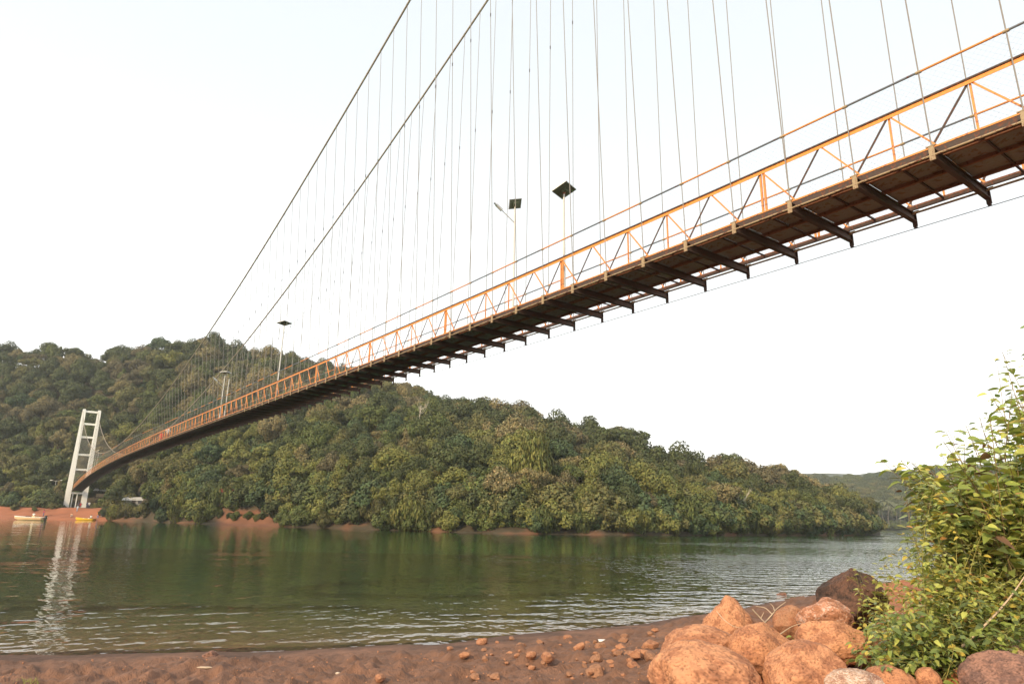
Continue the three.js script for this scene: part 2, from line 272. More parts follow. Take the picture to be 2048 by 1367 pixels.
function trunkGeo(s, h, r0 = 0.22) { const r = rng(s), top = V((r() - 0.5) * 0.8, h * 0.72, (r() - 0.5) * 0.8), fork = V((r() - 0.5) * 0.4, h * 0.4, (r() - 0.5) * 0.4), parts = [tube([V(0, -0.8, 0), fork.clone().multiplyScalar(0.5), fork, top], r0, r0 * 0.35, 6, 6)];
  for (let i = 0; i < 3; i++) { const th = r() * 6.28, w = 1.6 + r() * 1.2; parts.push(tube([fork, V(fork.x + Math.cos(th) * w * 0.5, h * 0.55, fork.z + Math.sin(th) * w * 0.5), V(fork.x + Math.cos(th) * w, h * 0.7, fork.z + Math.sin(th) * w)], r0 * 0.5, r0 * 0.2, 5, 4)); } return join(parts); }
const species = {}; let seedAt = 100;
for (const [k, n] of [['broad', 3], ['round', 3], ['spread', 2], ['column', 2], ['cone', 2], ['vine', 2], ['bush', 3], ['weep', 2]]) species[k] = Array.from({ length: n }, () => { const s = ++seedAt, [leaves, lobes, h] = kinds[k](s); return { leaves, h, trunk: trunkGeo(s, h, k === 'bush' || k === 'weep' ? 0.08 : 0.22), lobes, s }; });
for (const sp of [...species.broad, ...species.round]) sp.flowers = leafCloud(sp.lobes.map(([x, y, z, r]) => [x, y + 0.25, z, r * 1.02]), 1500, 0.17, sp.s + 50);
const forest = []; // { px, t, p, kind, tint, scale }
{
  const r = rng(4242), cell = new Map(), near = (p, d, sc) => { const i = Math.floor(p.x / 8), j = Math.floor(p.z / 8); for (let a = -1; a <= 1; a++) for (let b = -1; b <= 1; b++) for (const o of cell.get(`${i + a},${j + b}`) || []) if (Math.hypot(o.p.x - p.x, o.p.z - p.z) < d * (o.scale + sc) * 0.5) return true; return false; };
  const put = (o) => { const k = `${Math.floor(o.p.x / 8)},${Math.floor(o.p.z / 8)}`; if (!cell.has(k)) cell.set(k, []); cell.get(k).push(o); forest.push(o); };
  for (const [px, t] of [[185, 1.0], [200, 0.97], [172, 0.98], [30, 1.0]]) put({ px, t, p: hillAt(px, t), kind: 'broad', tint: 'dark', scale: 1.05, r: (px * 0.137) % 1 });
  const pickKind = [['broad', 0.34], ['round', 0.62], ['spread', 0.76], ['column', 0.84], ['cone', 0.91], ['vine', 1]], pickTint = [['dark', 0.30], ['mid', 0.50], ['olive', 0.65], ['tan', 0.79], ['brown', 0.86], ['cool', 0.95], ['lime', 1]];
  for (let i = 0; i < 12000 && forest.length < 1500; i++) {
    const px = lerp(-260, 1735, r()), t = 0.045 + 1.03 * Math.pow(r(), 1.2), q = r(), kind = pickKind.find((k) => q < k[1])[0]; let u = r();
    if (t < 0.3 && r() < 0.25) u = 0.97; // brighter greens lower on the slope
    let tint = (pickTint.find((k) => u <= k[1]) || ['lime'])[0]; if (t > 0.4 && ['mid', 'lime', 'cool'].includes(tint) && r() < 0.6) tint = ['dark', 'brown', 'dark', 'tan'][Math.floor(r() * 4)];
    const scale = (0.75 + 0.45 * r()) * lerp(0.68, 1, smooth(t, 0.1, 0.6)) * (px > 1500 ? 0.9 : 1) * (t > 0.92 ? 0.95 : 1);
    if (px < 235 && t < (px > 108 ? 0.19 : 0.10)) continue;        // the landing by the tower stays open
    if (px > 238 && px < 292 && t < 0.11) continue;
    if (px > 425 && px < 545 && t < 0.06) continue;
    const p = hillAt(px, t); if (near(p, 5.0, scale)) continue;
    put({ px, t, p, kind, tint, scale, r: r() });
  }
}
const zoneOf = (px, t) => (px < 330 ? 'behind the white bridge tower' : px < 700 ? 'behind the hanging bridge deck' : px < 1100 ? 'at the middle of the hill' : px < 1450 ? 'where the ridge comes down' : 'on the low wooded point') + (t < 0.22 ? ', close to the river' : t < 0.55 ? ', on the lower slope' : t < 0.85 ? ', on the upper slope' : ', on the skyline');
function plantTree(o, name, label, group) {
  const v = species[o.kind][Math.floor(o.r * 997) % species[o.kind].length], g = thing(name, label, name.includes('shrub') ? 'shrub' : 'tree', group);
  g.position.copy(o.p); g.rotation.y = o.r * 37; g.scale.set(o.scale, o.scale * (0.92 + 0.3 * ((o.r * 13) % 1)), o.scale);
  mesh('trunk', v.trunk, M.bark, g); const c = mesh('crown', v.leaves, tints[o.tint], g);
  if (o.tint === 'tan' && v.flowers) mesh('blossom', v.flowers, tints.flower, c);
  return g;
}
forest.sort((a, b) => a.p.length() / a.scale - b.p.length() / b.scale);
const shown = forest.filter((o) => o.px > -40), single = shown.slice(0, 296), rest = forest.filter((o) => !single.includes(o));
for (const o of single) {
  const zone = zoneOf(o.px, o.t), look = `${tintWords[o.tint]} ${kindWords[o.kind]} tree`;
  plantTree(o, 'forest_tree', `${look} ${zone}`, `${look}s ${zone}`);
}
{ // the remaining canopy reads as one mass
  const mass = setup(new THREE.Group(), 'hillside_forest', 'dense mixed green forest canopy covering the upper hill', 'forest', null, 'stuff'), by = new Map();
  for (const o of rest) { const i = Math.floor(o.r * 997) % species[o.kind].length, k = `${o.kind},${i},${o.tint}`; if (!by.has(k)) by.set(k, []); by.get(k).push(o); }
  const q = new THREE.Object3D();
  for (const [k, list] of by) { const [kind, i, tint] = k.split(','), m = new THREE.InstancedMesh(species[kind][i].leaves, tints[tint], list.length); m.name = 'canopy'; m.userData.kind = 'stuff'; m.castShadow = m.receiveShadow = true;
    list.forEach((o, j) => { q.position.copy(o.p); q.rotation.set(0, o.r * 37, 0); q.scale.set(o.scale, o.scale * (0.92 + 0.3 * ((o.r * 13) % 1)), o.scale); q.updateMatrix(); m.setMatrixAt(j, q.matrix); }); mass.add(m); }
  // undergrowth between the trunks
  const under = [], r = rng(99);
  for (let i = 0; i < 1500; i++) { const px = lerp(-260, 1745, r()), t = 0.05 + 0.78 * r() * r(); if (px < 225 && t < (px > 108 ? 0.19 : 0.085)) continue; if (px > 425 && px < 545 && t < 0.035) continue; if (px > 235 && px < 295 && t < 0.12) continue; under.push([hillAt(px, t), 0.7 + 0.8 * r(), r(), ['dark', 'mid', 'cool', 'olive'][Math.floor(r() * 4)]]); }
  for (let i = 0; i < 90; i++) { const px = lerp(-60, 225, r()), t = 0.045 + 0.14 * r(); if (Math.abs(px - 155) < 20) continue; under.push([hillAt(px, t), 0.2 + 0.25 * r(), r(), ['mid', 'olive'][Math.floor(r() * 2)]]); }
  for (const tint of ['dark', 'mid', 'cool', 'olive']) { const list = under.filter((u) => u[3] === tint), m = new THREE.InstancedMesh(species.bush[0].leaves, tints[tint], list.length); m.name = 'undergrowth'; m.userData.kind = 'stuff'; m.castShadow = m.receiveShadow = true;
    list.forEach(([p, s, a], j) => { q.position.copy(p); q.rotation.set(0, a * 40, 0); q.scale.setScalar(s); q.updateMatrix(); m.setMatrixAt(j, q.matrix); }); mass.add(m); }
}
{ // shrubs along the water's edge
  const r = rng(31), tintsHere = ['mid', 'olive', 'lime', 'mid', 'dark', 'cool', 'lime'];
  for (let px = 212; px < 1740; px += 11 + 9 * r()) {
    const bare = px > 425 && px < 545; if (bare && r() < 0.4) continue;
    const t = 0.013 + 0.03 * r(), tint = tintsHere[Math.floor(r() * 7)], kind = r() < 0.55 ? 'bush' : 'weep', o = { px, t, p: hillAt(px, t), kind, tint, scale: (0.55 + 0.55 * r()) * (bare ? 0.5 : 1), r: r() };
    const spot = px < 420 ? 'near the white tower' : px < 700 ? 'near the red soil bank' : px < 1000 ? 'below the middle of the hill' : px < 1350 ? 'below the descending ridge' : 'toward the low wooded point';
    const look = `${tintWords[tint]} ${kindWords[kind]} shrub at the water edge ${spot}`;
    plantTree(o, 'riverbank_shrub', look, `${look}, several`);
  }
}
// named trees that stand out
plantTree({ p: hillAt(566, 0.045), kind: 'column', tint: 'lime', scale: 1.0, r: 0.3 }, 'riverside_tree', 'tall yellow green tree standing alone on the red bank', null);
plantTree({ p: hillAt(1062, 0.10), kind: 'vine', tint: 'lime', scale: 1.15, r: 0.61 }, 'riverside_tree', 'bright vine covered tree with hanging yellow green leaves at mid shore', null);
plantTree({ p: hillAt(736, 0.36), kind: 'cone', tint: 'lime', scale: 0.95, r: 0.1 }, 'pointed_tree', 'pale pointed tree rising above the lower canopy left of the bare tree', null);
plantTree({ p: hillAt(800, 0.38), kind: 'cone', tint: 'lime', scale: 0.9, r: 0.55 }, 'pointed_tree', 'pale slim pointed tree just beside the bare white trunk', null);
plantTree({ p: hillAt(330, 0.16), kind: 'vine', tint: 'mid', scale: 1.25, r: 0.7 }, 'riverside_tree', 'large creeper smothered tree beside the bridge, right of the pale roof', null);
plantTree({ p: hillAt(20, 0.22), kind: 'round', tint: 'olive', scale: 1.1, r: 0.2 }, 'riverside_tree', 'leafy tree at the left end of the landing', null);
plantTree({ p: hillAt(92, 0.22), kind: 'round', tint: 'dark', scale: 1.0, r: 0.9 }, 'riverside_tree', 'dark tree just left of the white tower foot', null);
plantTree({ p: hillAt(52, 0.17), kind: 'bush', tint: 'mid', scale: 1.3, r: 0.25 }, 'landing_shrub', 'green shrub on the red bank above the white boat', null);
plantTree({ p: hillAt(112, 0.20), kind: 'bush', tint: 'mid', scale: 1.0, r: 0.65 }, 'landing_shrub', 'low green shrub beside the left tower leg', null);
plantTree({ p: hillAt(8, 0.10), kind: 'bush', tint: 'mid', scale: 1.2, r: 0.85 }, 'landing_shrub', 'green shrub at the far left end of the red bank', null);
plantTree({ p: hillAt(222, 0.08), kind: 'bush', tint: 'mid', scale: 1.3, r: 0.45 }, 'landing_shrub', 'large green shrub right of the people by the tower', null);
plantTree({ p: hillAt(250, 0.05), kind: 'weep', tint: 'olive', scale: 1.0, r: 0.15 }, 'landing_shrub', 'large drooping shrub below the pale roofed house', null);
plantTree({ p: hillAt(468, 0.045), kind: 'bush', tint: 'mid', scale: 0.75, r: 0.35 }, 'landing_shrub', 'low green shrub on the red slope below the dark red roof', null);
plantTree({ p: hillAt(440, 0.05), kind: 'weep', tint: 'mid', scale: 0.9, r: 0.75 }, 'landing_shrub', 'drooping green shrub on the bank just before the dark red roof', null);
function bareTree(p, h, seed, label) {
  const r = rng(seed), g = thing('bare_tree', label, 'tree'); g.position.copy(p);
  mesh('trunk', tube([V(0, -0.5, 0), V(0.1, h * 0.3, 0), V(-0.05, h * 0.6, 0.1), V(0.1, h, 0)], 0.2, 0.07, 7, 12), M.paleBark, g);
  for (let i = 0; i < 9; i++) { const y = h * (0.62 + 0.36 * r()), th = r() * 6.28, w = 0.8 + 1.3 * r(), a = V(0.02, y, 0.05), b = V(Math.cos(th) * w * 0.6, y + w * 0.35, Math.sin(th) * w * 0.6), c = V(Math.cos(th) * w, y + w * 0.95, Math.sin(th) * w);
    const br = mesh('branch', tube([a, b, c], 0.06, 0.02, 5, 5), M.paleBark, g); for (let k = 0; k < 3; k++) mesh('twig', tube([b.clone().lerp(c, 0.2 + 0.25 * k), c.clone().add(V((r() - 0.5) * 1.2, 0.3 + 0.4 * r(), (r() - 0.5) * 1.2))], 0.025, 0.01, 4, 3), M.paleBark, br); }
}
bareTree(hillAt(832, 0.42).add(V(0, 3.5, 3)), 6.5, 5, 'leafless pale tree with forked branches standing out of the canopy');
bareTree(hillAt(1482, 0.05).add(V(0, 0, 0)), 4.6, 9, 'pale bare trunk at the water edge of the low wooded point');

// ---------------------------------------------------------------- far shore, palms and the hazy hill
const farTop = table([[1500, 975], [1620, 958], [1700, 952], [1800, 945], [1900, 938], [2100, 925], [2500, 920]]);
function farAt(px, t) { const D = lerp(420, 640, t), top = EYE + dirOf(px, farTop(px)).y * 640 - 11; let y = t < 0.02 ? lerp(-0.5, 2.2, clamp(t / 0.02)) : t < 0.25 ? lerp(2.2, 6, (t - 0.02) / 0.23) : lerp(6, Math.max(8, top), Math.pow((t - 0.25) / 0.75, 0.9)); return V(colDir(px) * D, y, -D); }
{
  const pos = [], idx = [], px = [], ts = [-0.02]; for (let p = 1480; p <= 3200; p += 20) px.push(p); for (let t = 0; t <= 1.001; t += 0.02) ts.push(t); ts.push(1.4);
  ts.forEach((t, j) => px.forEach((p, i) => { const q = farAt(p, t), o = j * px.length + i, W = px.length; pos.push(q.x, q.y, q.z); if (i && j) idx.push(o - W - 1, o, o - W, o - W - 1, o - 1, o); }));
  const g = new THREE.BufferGeometry(); g.setAttribute('position', new THREE.Float32BufferAttribute(pos, 3)); g.setIndex(idx); g.computeVertexNormals();
  structure('far_hill', g, std(rgb(0.065, 0.085, 0.03), 0.95, { side: THREE.DoubleSide }));
  const r = rng(8), q = new THREE.Object3D(), mass = setup(new THREE.Group(), 'far_forest', 'hazy blue green forest on the distant hill beyond the palms', 'forest', null, 'stuff');
  for (const [kind, tint, n] of [['broad', 'dark', 420], ['round', 'mid', 380], ['spread', 'olive', 240], ['round', 'cool', 300]]) { const m = new THREE.InstancedMesh(species[kind][1].leaves, tints[tint], n); m.name = 'canopy'; m.userData.kind = 'stuff';
    for (let i = 0; i < n; i++) { q.position.copy(farAt(lerp(1540, 3000, Math.pow(r(), 1.5)), 0.22 + 0.8 * r())); q.rotation.set(0, r() * 6, 0); q.scale.setScalar(1.0 + 0.7 * r()); q.updateMatrix(); m.setMatrixAt(i, q.matrix); } mass.add(m); }
  const m = new THREE.InstancedMesh(species.bush[1].leaves, tints.mid, 240); m.name = 'grassy_scrub'; m.userData.kind = 'stuff';
  for (let i = 0; i < 240; i++) { q.position.copy(farAt(lerp(1640, 2100, r()), 0.015 + 0.15 * r())); q.rotation.set(0, r() * 6, 0); q.scale.set(1.2 + r(), 0.45 + 0.4 * r(), 1.2 + r()); q.updateMatrix(); m.setMatrixAt(i, q.matrix); } mass.add(m);
  // a farther, paler ridge
  const rp = [], ri = []; for (let i = 0; i <= 60; i++) { const p = lerp(1500, 3200, i / 60), D = 1400, top = EYE + dirOf(p, 948 - 8 * smooth(p, 1720, 1800) + 3 * noise(i * 0.35, 2)).y * D; rp.push(colDir(p) * D, Math.max(2, top), -D, colDir(p) * D * 0.92, -2, -D * 0.92, colDir(p) * D * 1.1, -2, -D * 1.1); if (i) { const o = i * 3; ri.push(o - 3, o - 2, o + 1, o - 3, o + 1, o, o - 3, o, o + 2, o - 3, o + 2, o - 1); } }
  const rg = new THREE.BufferGeometry(); rg.setAttribute('position', new THREE.Float32BufferAttribute(rp, 3)); rg.setIndex(ri); rg.computeVertexNormals(); structure('distant_ridge', rg, std(rgb(0.05, 0.065, 0.03), 0.95, { side: THREE.DoubleSide }));
}
{ // coconut palms
  const frond = (r) => { const out = [], th = r() * 6.2832, lift = 0.9 * r() - 0.15, len = 2.6 + 0.8 * r(); let prev = null;
    for (let i = 0; i <= 6; i++) { const s = i / 6, x = len * s * (1 - 0.12 * s), y = lift * len * s - (0.9 + 0.5 * r() * 0) * len * s * s * 0.75, w = 0.5 * Math.sin(0.3 + 2.6 * s), c = V(Math.cos(th) * x, y, Math.sin(th) * x), sd = V(-Math.sin(th) * w, -0.35 * w, Math.cos(th) * w), s2 = V(Math.sin(th) * w, -0.35 * w, -Math.cos(th) * w);
      const cur = [c.clone().add(sd), c, c.clone().add(s2)]; if (prev) out.push(prev[0], prev[1], cur[1], prev[0], cur[1], cur[0], prev[1], prev[2], cur[2], prev[1], cur[2], cur[1]); prev = cur; } return out; };
  const crowns = [1, 2, 3].map((s) => { const r = rng(s * 17), v = []; for (let i = 0; i < 20; i++) v.push(...frond(r)); const g = new THREE.BufferGeometry().setFromPoints(v); g.computeVertexNormals(); return g; });
  const stems = [1, 2, 3].map((s) => tube([V(0, -0.6, 0), V(0.15 * s, 3.5, 0.1), V(0.1 - 0.2 * s, 7, 0.2), V(0.3 * s - 0.4, 10, 0)], 0.2, 0.13, 6, 8).translate(0.4 - 0.3 * s, 0, 0));
  const pm = std(rgb(0.105, 0.115, 0.05), 0.7, { side: THREE.DoubleSide }), r = rng(55);
  for (let i = 0; i < 62; i++) {
    const px = lerp(1672, 1930, r()), D = lerp(428, 478, r()), y = 3 + (D - 420) * 0.03, row = D < 442 ? 'front row' : D < 460 ? 'middle' : 'back', side = px < 1740 ? 'beside the wooded point' : px < 1810 ? 'at its centre' : 'by the shrub';
    const g = thing('coconut_palm', `tall coconut palm in the ${row} of the hazy grove, ${side}`, 'palm', `coconut palms, ${row}, ${side}`); g.position.set(colDir(px) * D, y, -D); g.rotation.y = r() * 6; g.scale.setScalar(1.15 + 0.4 * r());
    mesh('trunk', stems[i % 3], M.palmBark, g); mesh('fronds', crowns[i % 3], pm, g).position.set(0, 10, 0);
  }
}

// ---------------------------------------------------------------- the suspension footbridge
const L = 1.5, AZ = -0.630817341, X0 = 5.999841563 * L, Z0 = -6.847122665 * L, WID = 1.776 * L, NM = 84.8158, NT = 144.5;
const deckY = (n) => L * (5.953776 - 0.000377996 * (n - NM) ** 2 - 2.485e-6 * (n - NM) ** 3);
const cableY = (n) => L * (6.944538 + (n < NM ? 0.002216566 : 0.003253145) * (n - NM) ** 2);
const OFFN = -0.560 * L, OFFF = 1.831 * L;
const bridge = thing('suspension_bridge', 'long orange hanging footbridge with white tower crossing the river', 'bridge');
bridge.position.set(X0, EYE, Z0); bridge.rotation.y = -AZ;
const B = (n, off, h) => V(off, deckY(n) + h, -n * L);
const toBridge = (v) => { const q = v.clone().sub(bridge.position); return q.applyAxisAngle(V(0, 1, 0), AZ); };
const onBridge = (px, py, off) => { const o = toBridge(camera.position), d = dirOf(px, py).applyAxisAngle(V(0, 1, 0), AZ), t = (off - o.x) / d.x, q = o.addScaledVector(d, t), n = -q.z / L; return { n, h: q.y - deckY(n), p: q }; };
const N0 = -6, N1 = 145;
{
  // floor beams: I section with end brackets
  const webs = [box(-0.02, WID + 0.02, -0.195, -0.005, -0.008, 0.008), box(-0.02, WID + 0.02, -0.205, -0.19, -0.055, 0.055), box(-0.02, WID + 0.02, -0.012, 0.0, -0.055, 0.055)];
  const beamGeo = join(webs), capGeo = join([box(-0.05, -0.021, -0.24, 0.05, -0.05, 0.05), box(-0.055, -0.02, 0.051, 0.075, -0.09, 0.09)]), hangGeo = join([box(WID + 0.021, WID + 0.05, -0.31, 0.02, -0.05, 0.05), box(WID + 0.0, WID + 0.075, -0.35, -0.311, -0.03, 0.03), box(WID - 0.02, WID + 0.07, 0.021, 0.05, -0.13, 0.13)]);
  for (let n = N0; n <= N1 - 1; n++) {
    const b = mesh('floor_beam', beamGeo, M.dark, bridge); b.position.copy(B(n, 0, 0));
    if (n < 34) { mesh('end_cap', capGeo, M.tan, b); mesh('hanger_bracket', hangGeo, M.dark, b); }
  }
  // deck plates (two to a panel), merged per five panels far away
  const plate = (n0, n1) => { const a = B(n0, 0, 0.085), b = B(n1, 0, 0.085); return bar(V(1.19, a.y, a.z - 0.006), V(1.19, b.y, b.z + 0.006), 1.78, 0.008); };
  for (let n = N0; n < 60; n++) { mesh('deck_plate', plate(n, n + 0.5), M.plate, bridge); mesh('deck_plate', plate(n + 0.5, n + 1), M.plate, bridge); }
  for (let n = 60; n < N1; n += 5) mesh('deck_plate', join([0, 1, 2, 3, 4].map((i) => plate(n + i, n + i + 1))), M.plate, bridge);
  const run = (n0, n1, off, h, w, t) => { const out = []; for (let n = n0; n < n1; n++) out.push(bar(B(n, off, h), B(n + 1, off, h), w, t)); return join(out); };
  for (let n = N0; n < N1; n += 5) {
    const e = Math.min(N1, n + 5);
    for (const off of [0.42, 1.18, 1.95]) mesh('stringer', run(n, e, off, 0.042, 0.06, 0.075), M.stringer, bridge);
    mesh('edge_channel', run(n, e, 0.14, 0.012, 0.05, 0.15), M.dark, bridge);
    mesh('edge_pipe', join(Array.from({ length: e - n }, (_, i) => rod(B(n + i, -0.03, -0.135), B(n + i + 1, -0.03, -0.135), 0.024, 0.024, 6, true))), M.tan, bridge);
    mesh('edge_channel', run(n, e, WID - 0.22, 0.02, 0.05, 0.07), M.dark, bridge);
    mesh('edge_pipe', join(Array.from({ length: e - n }, (_, i) => rod(B(n + i, WID - 0.06, -0.02), B(n + i + 1, WID - 0.06, -0.02), 0.028, 0.028, 6, true))), M.tan, bridge);
    mesh('guy_wire', join(Array.from({ length: e - n }, (_, i) => rod(B(n + i, WID + 0.035, -0.36), B(n + i + 1, WID + 0.035, -0.36), 0.009, 0.009, 5, true))), M.cable, bridge);
  }
  // short cross ties under the plates
  const tie = box(0.3, WID - 0.2, -0.01, 0.028, -0.02, 0.02);
  for (let n = N0; n < 40; n++) { const t = mesh('cross_tie', tie, M.dark, bridge); t.position.copy(B(n + 0.5, 0, 0.04)); }
  // railing trusses, five panels to a unit, both sides
  const TOP = 1.20;
  for (let k = -2; k < 28; k++) for (const side of [0, 1]) {
    const off = side ? WID - 0.14 : 0.14, out = side ? 1 : -1, a = 3.5 + 5 * k, e = a + 5;
    const unit = new THREE.Group(); unit.name = 'railing_truss'; bridge.add(unit);
    const near = k < 8, pieces = [], add = (name, g, m) => { if (near) mesh(name, g, m, unit); else pieces.push([g, m]); };
    const nodes = [0, 1, 2, 3, 4, 5].map((i) => B(a + i, off, TOP));
    const chain = (dy, dx, w, t) => join(nodes.slice(1).map((q, i) => bar(nodes[i].clone().add(V(dx, dy, 0)), q.clone().add(V(dx, dy, 0)), w, t)));
    add('top_chord', chain(-0.045, out * 0.022, 0.012, 0.085), M.chord);
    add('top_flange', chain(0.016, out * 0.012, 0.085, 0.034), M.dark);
    add('bottom_chord', join([0, 1, 2, 3, 4].map((i) => bar(B(a + i, off, 0.115), B(a + i + 1, off, 0.115), 0.05, 0.035))), side ? M.stringer : M.orange);
    for (let m = Math.ceil(a); m < e; m++) {
      const foot = B(m, off, 0.12);
      add('diagonal', bar(foot.clone().add(V(0, 0, 0.05)), B(m + 0.5, off, TOP - 0.06).add(V(-out * 0.012, 0, 0.04)), 0.034, 0.034), M.orange);
      add('diagonal', bar(foot.clone().add(V(0, 0, -0.05)), B(m - 0.5, off, TOP - 0.06).add(V(-out * 0.012, 0, -0.04)), 0.045, 0.012, V(1, 0, 0)), M.dark);  // face turned from the sun: its shade is put into the dark colour
    }
    for (const i of [2, 3]) add('upright', bar(B(a + i, off - out * 0.03, 0.12), B(a + i, off - out * 0.03, TOP - 0.03), 0.035, 0.035, V(0, 0, 1)), M.orange);
    for (const dz of [-0.045, 0.045]) add('end_post', bar(B(a, off - out * 0.03, 0.12).add(V(0, 0, dz)), B(a, off - out * 0.03, TOP - 0.03).add(V(0, 0, dz)), 0.045, 0.045, V(0, 0, 1)), M.orange);
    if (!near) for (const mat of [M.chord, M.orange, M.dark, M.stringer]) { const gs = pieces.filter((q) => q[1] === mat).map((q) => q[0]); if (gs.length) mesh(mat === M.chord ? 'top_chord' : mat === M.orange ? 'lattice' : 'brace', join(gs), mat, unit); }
  }
  // handrail pipes, hangers with couplers, chain link mesh
  const coup = new THREE.CylinderGeometry(0.022, 0.022, 0.16, 6), clampGeo = join([box(-0.05, 0.05, -0.02, 0.02, -0.055, 0.055), box(-0.012, 0.012, -0.06, 0.1, -0.03, -0.012), box(-0.012, 0.012, -0.06, 0.1, 0.012, 0.03)]);
  const pipeH = [1.73, 1.86], hangOff = [0.0, WID], cabOff = [OFFN, OFFF];
  const hookOff = (side, n, h) => lerp(hangOff[side], cabOff[side], clamp(h / (cableY(n) - deckY(n))));
  for (const side of [0, 1]) {
    const pipes = (n) => rod(B(n, hookOff(side, n, pipeH[side]), pipeH[side]), B(n + 1, hookOff(side, n + 1, pipeH[side]), pipeH[side]), 0.024, 0.024, 7, true);
    for (let n = N0; n < 50; n++) { const p = mesh('handrail_pipe', pipes(n), n % 2 ? M.grey : M.orange, bridge); const c = B(n, hookOff(side, n, pipeH[side]), pipeH[side]); if (n < 26) mesh('coupling', rod(c.clone().add(V(0, -0.005, 0.05)), c.clone().add(V(0, -0.005, -0.05)), 0.034, 0.034, 7), M.tan, p); }
    for (let n = 50; n < N1 - 1; n += 5) mesh('handrail_pipe', join([0, 1, 2, 3, 4].filter((i) => n + i < N1).map((i) => pipes(n + i))), n % 2 ? M.grey : M.orange, bridge);
    const cable = mesh('main_cable', tube(Array.from({ length: 80 }, (_, i) => { const n = lerp(-9, NT, i / 79); return V(cabOff[side], cableY(n), -n * L); }), 0.055, 0.055, 8, 240), M.rope, bridge);
    for (let n = N0 + 2; n < N1 - 2; n++) {
      const top = V(cabOff[side], cableY(n) - 0.03, -n * L), foot = B(n, hangOff[side], -0.03);
      const h = mesh('hanger', rod(foot, top, 0.0135, 0.0135, 5, true), M.hanger, bridge);
      const c = mesh('coupler', coup, M.cable, h); c.position.copy(foot).lerp(top, 0.62);
      const k = mesh('cable_clamp', clampGeo, M.cable, cable); k.position.set(cabOff[side], cableY(n), -n * L); const dn = (cableY(n + 0.5) - cableY(n - 0.5)) / L; k.rotation.x = Math.atan(dn);
    }
    // chain link
    const wires = (n0, n1) => { const v = []; const quad = (p, q, t) => { const d = q.clone().sub(p).normalize(), a = V(t, 0, 0), b = d.clone().cross(V(1, 0, 0)).multiplyScalar(t); for (const [s1, s2] of [[a, b], [b, a.clone().negate()], [a.clone().negate(), b.clone().negate()], [b.clone().negate(), a]]) v.push(p.clone().add(s1), q.clone().add(s1), q.clone().add(s2), p.clone().add(s1), q.clone().add(s2), p.clone().add(s2)); };
      const H0 = 0.1, H1 = pipeH[side], off = (side ? -0.03 : 0.03), step = n0 < 14 ? 0.13 : 0.26, t = n0 < 14 ? 0.0008 : 0.0014;
      for (let n = n0; n < n1; n++) for (const s of [-1, 1]) for (let u = -H1; u < L; u += step) { // diagonal wires clipped to the panel
        let za = u, ya = 0, zb = u + (H1 - H0), yb = H1 - H0; if (za < 0) { ya = -za; za = 0; } if (zb > L) { yb -= zb - L; zb = L; } if (zb - za < 0.02) continue;
        if (s < 0) { za = L - za; zb = L - zb; }
        const P = (z, y) => { const nn = n + z / L, h = H0 + y, q = B(nn, hookOff(side, nn, h) + off, h); q.x += 0.018 * noise(nn * 2.3, h * 2.2, side); return q; };
        quad(P(za, ya), P(zb, yb), t);
      }
      const g = new THREE.BufferGeometry().setFromPoints(v); g.computeVertexNormals(); return g; };
    for (let n = N0; n < 90; n += 5) { const m = mesh('wire_mesh', wires(n, n + 5), M.wire, bridge); m.userData.kind = 'stuff'; }
  }
  // the white tower on the far bank
  const tower = new THREE.Group(); tower.name = 'tower'; bridge.add(tower); tower.position.set(WID / 2, 0, -NT * L);
  const yb = 1.35 * L, yt = cableY(NT) + 0.25, legOff = (y) => lerp(1.305, 1.205, (y - yb) / (yt - yb)) * L, half = (y) => lerp(0.66, 0.40, (y - yb) / (yt - yb));
  for (const s of [-1, 1]) {
    const g = new THREE.BoxGeometry(1, yt - yb + 1.5, 1, 1, 12, 1), p = g.attributes.position; g.translate(0, (yb + yt - 1.5) / 2, 0);
    for (let i = 0; i < p.count; i++) { const y = p.getY(i), h = half(y); p.setX(i, s * legOff(y) + p.getX(i) * 2 * h); p.setZ(i, p.getZ(i) * 2 * h * 1.05); }
    const uv = g.attributes.uv; for (let i = 0; i < p.count; i++) uv.setXY(i, p.getX(i) + p.getZ(i), p.getY(i) * 0.35); g.computeVertexNormals();
    const leg = mesh('leg', g, M.white, tower); mesh('cable_saddle', box(s * legOff(yt) - 0.3, s * legOff(yt) + 0.3, yt, yt + 0.22, -0.5, 0.5), M.white, leg);
    mesh('footing', box(s * legOff(yb) - 0.95, s * legOff(yb) + 0.95, yb - 2.6, yb - 0.35, -1.0, 1.0), M.concrete, leg);
  }
  for (const f of [0.012, 0.145, 0.285, 0.47, 0.625]) { const y = lerp(yt, yb, f), w = legOff(y) - half(y) + 0.02; mesh('cross_beam', box(-w, w, y - 0.32, y + 0.18, -half(y) * 0.7, half(y) * 0.7), M.white, tower); }
  const yl = deckY(NT) - 0.35, wl = legOff(yl) - half(yl) + 0.02; mesh('lintel', box(-wl, wl, yl - 0.55, yl - 0.1, -0.45, 0.45), M.white, tower);
  for (const x of [-0.85, 0.15]) mesh('portal_post', box(x - 0.13, x + 0.13, yb - 2, yl - 0.55, -0.2, 0.2), M.white, tower);
}

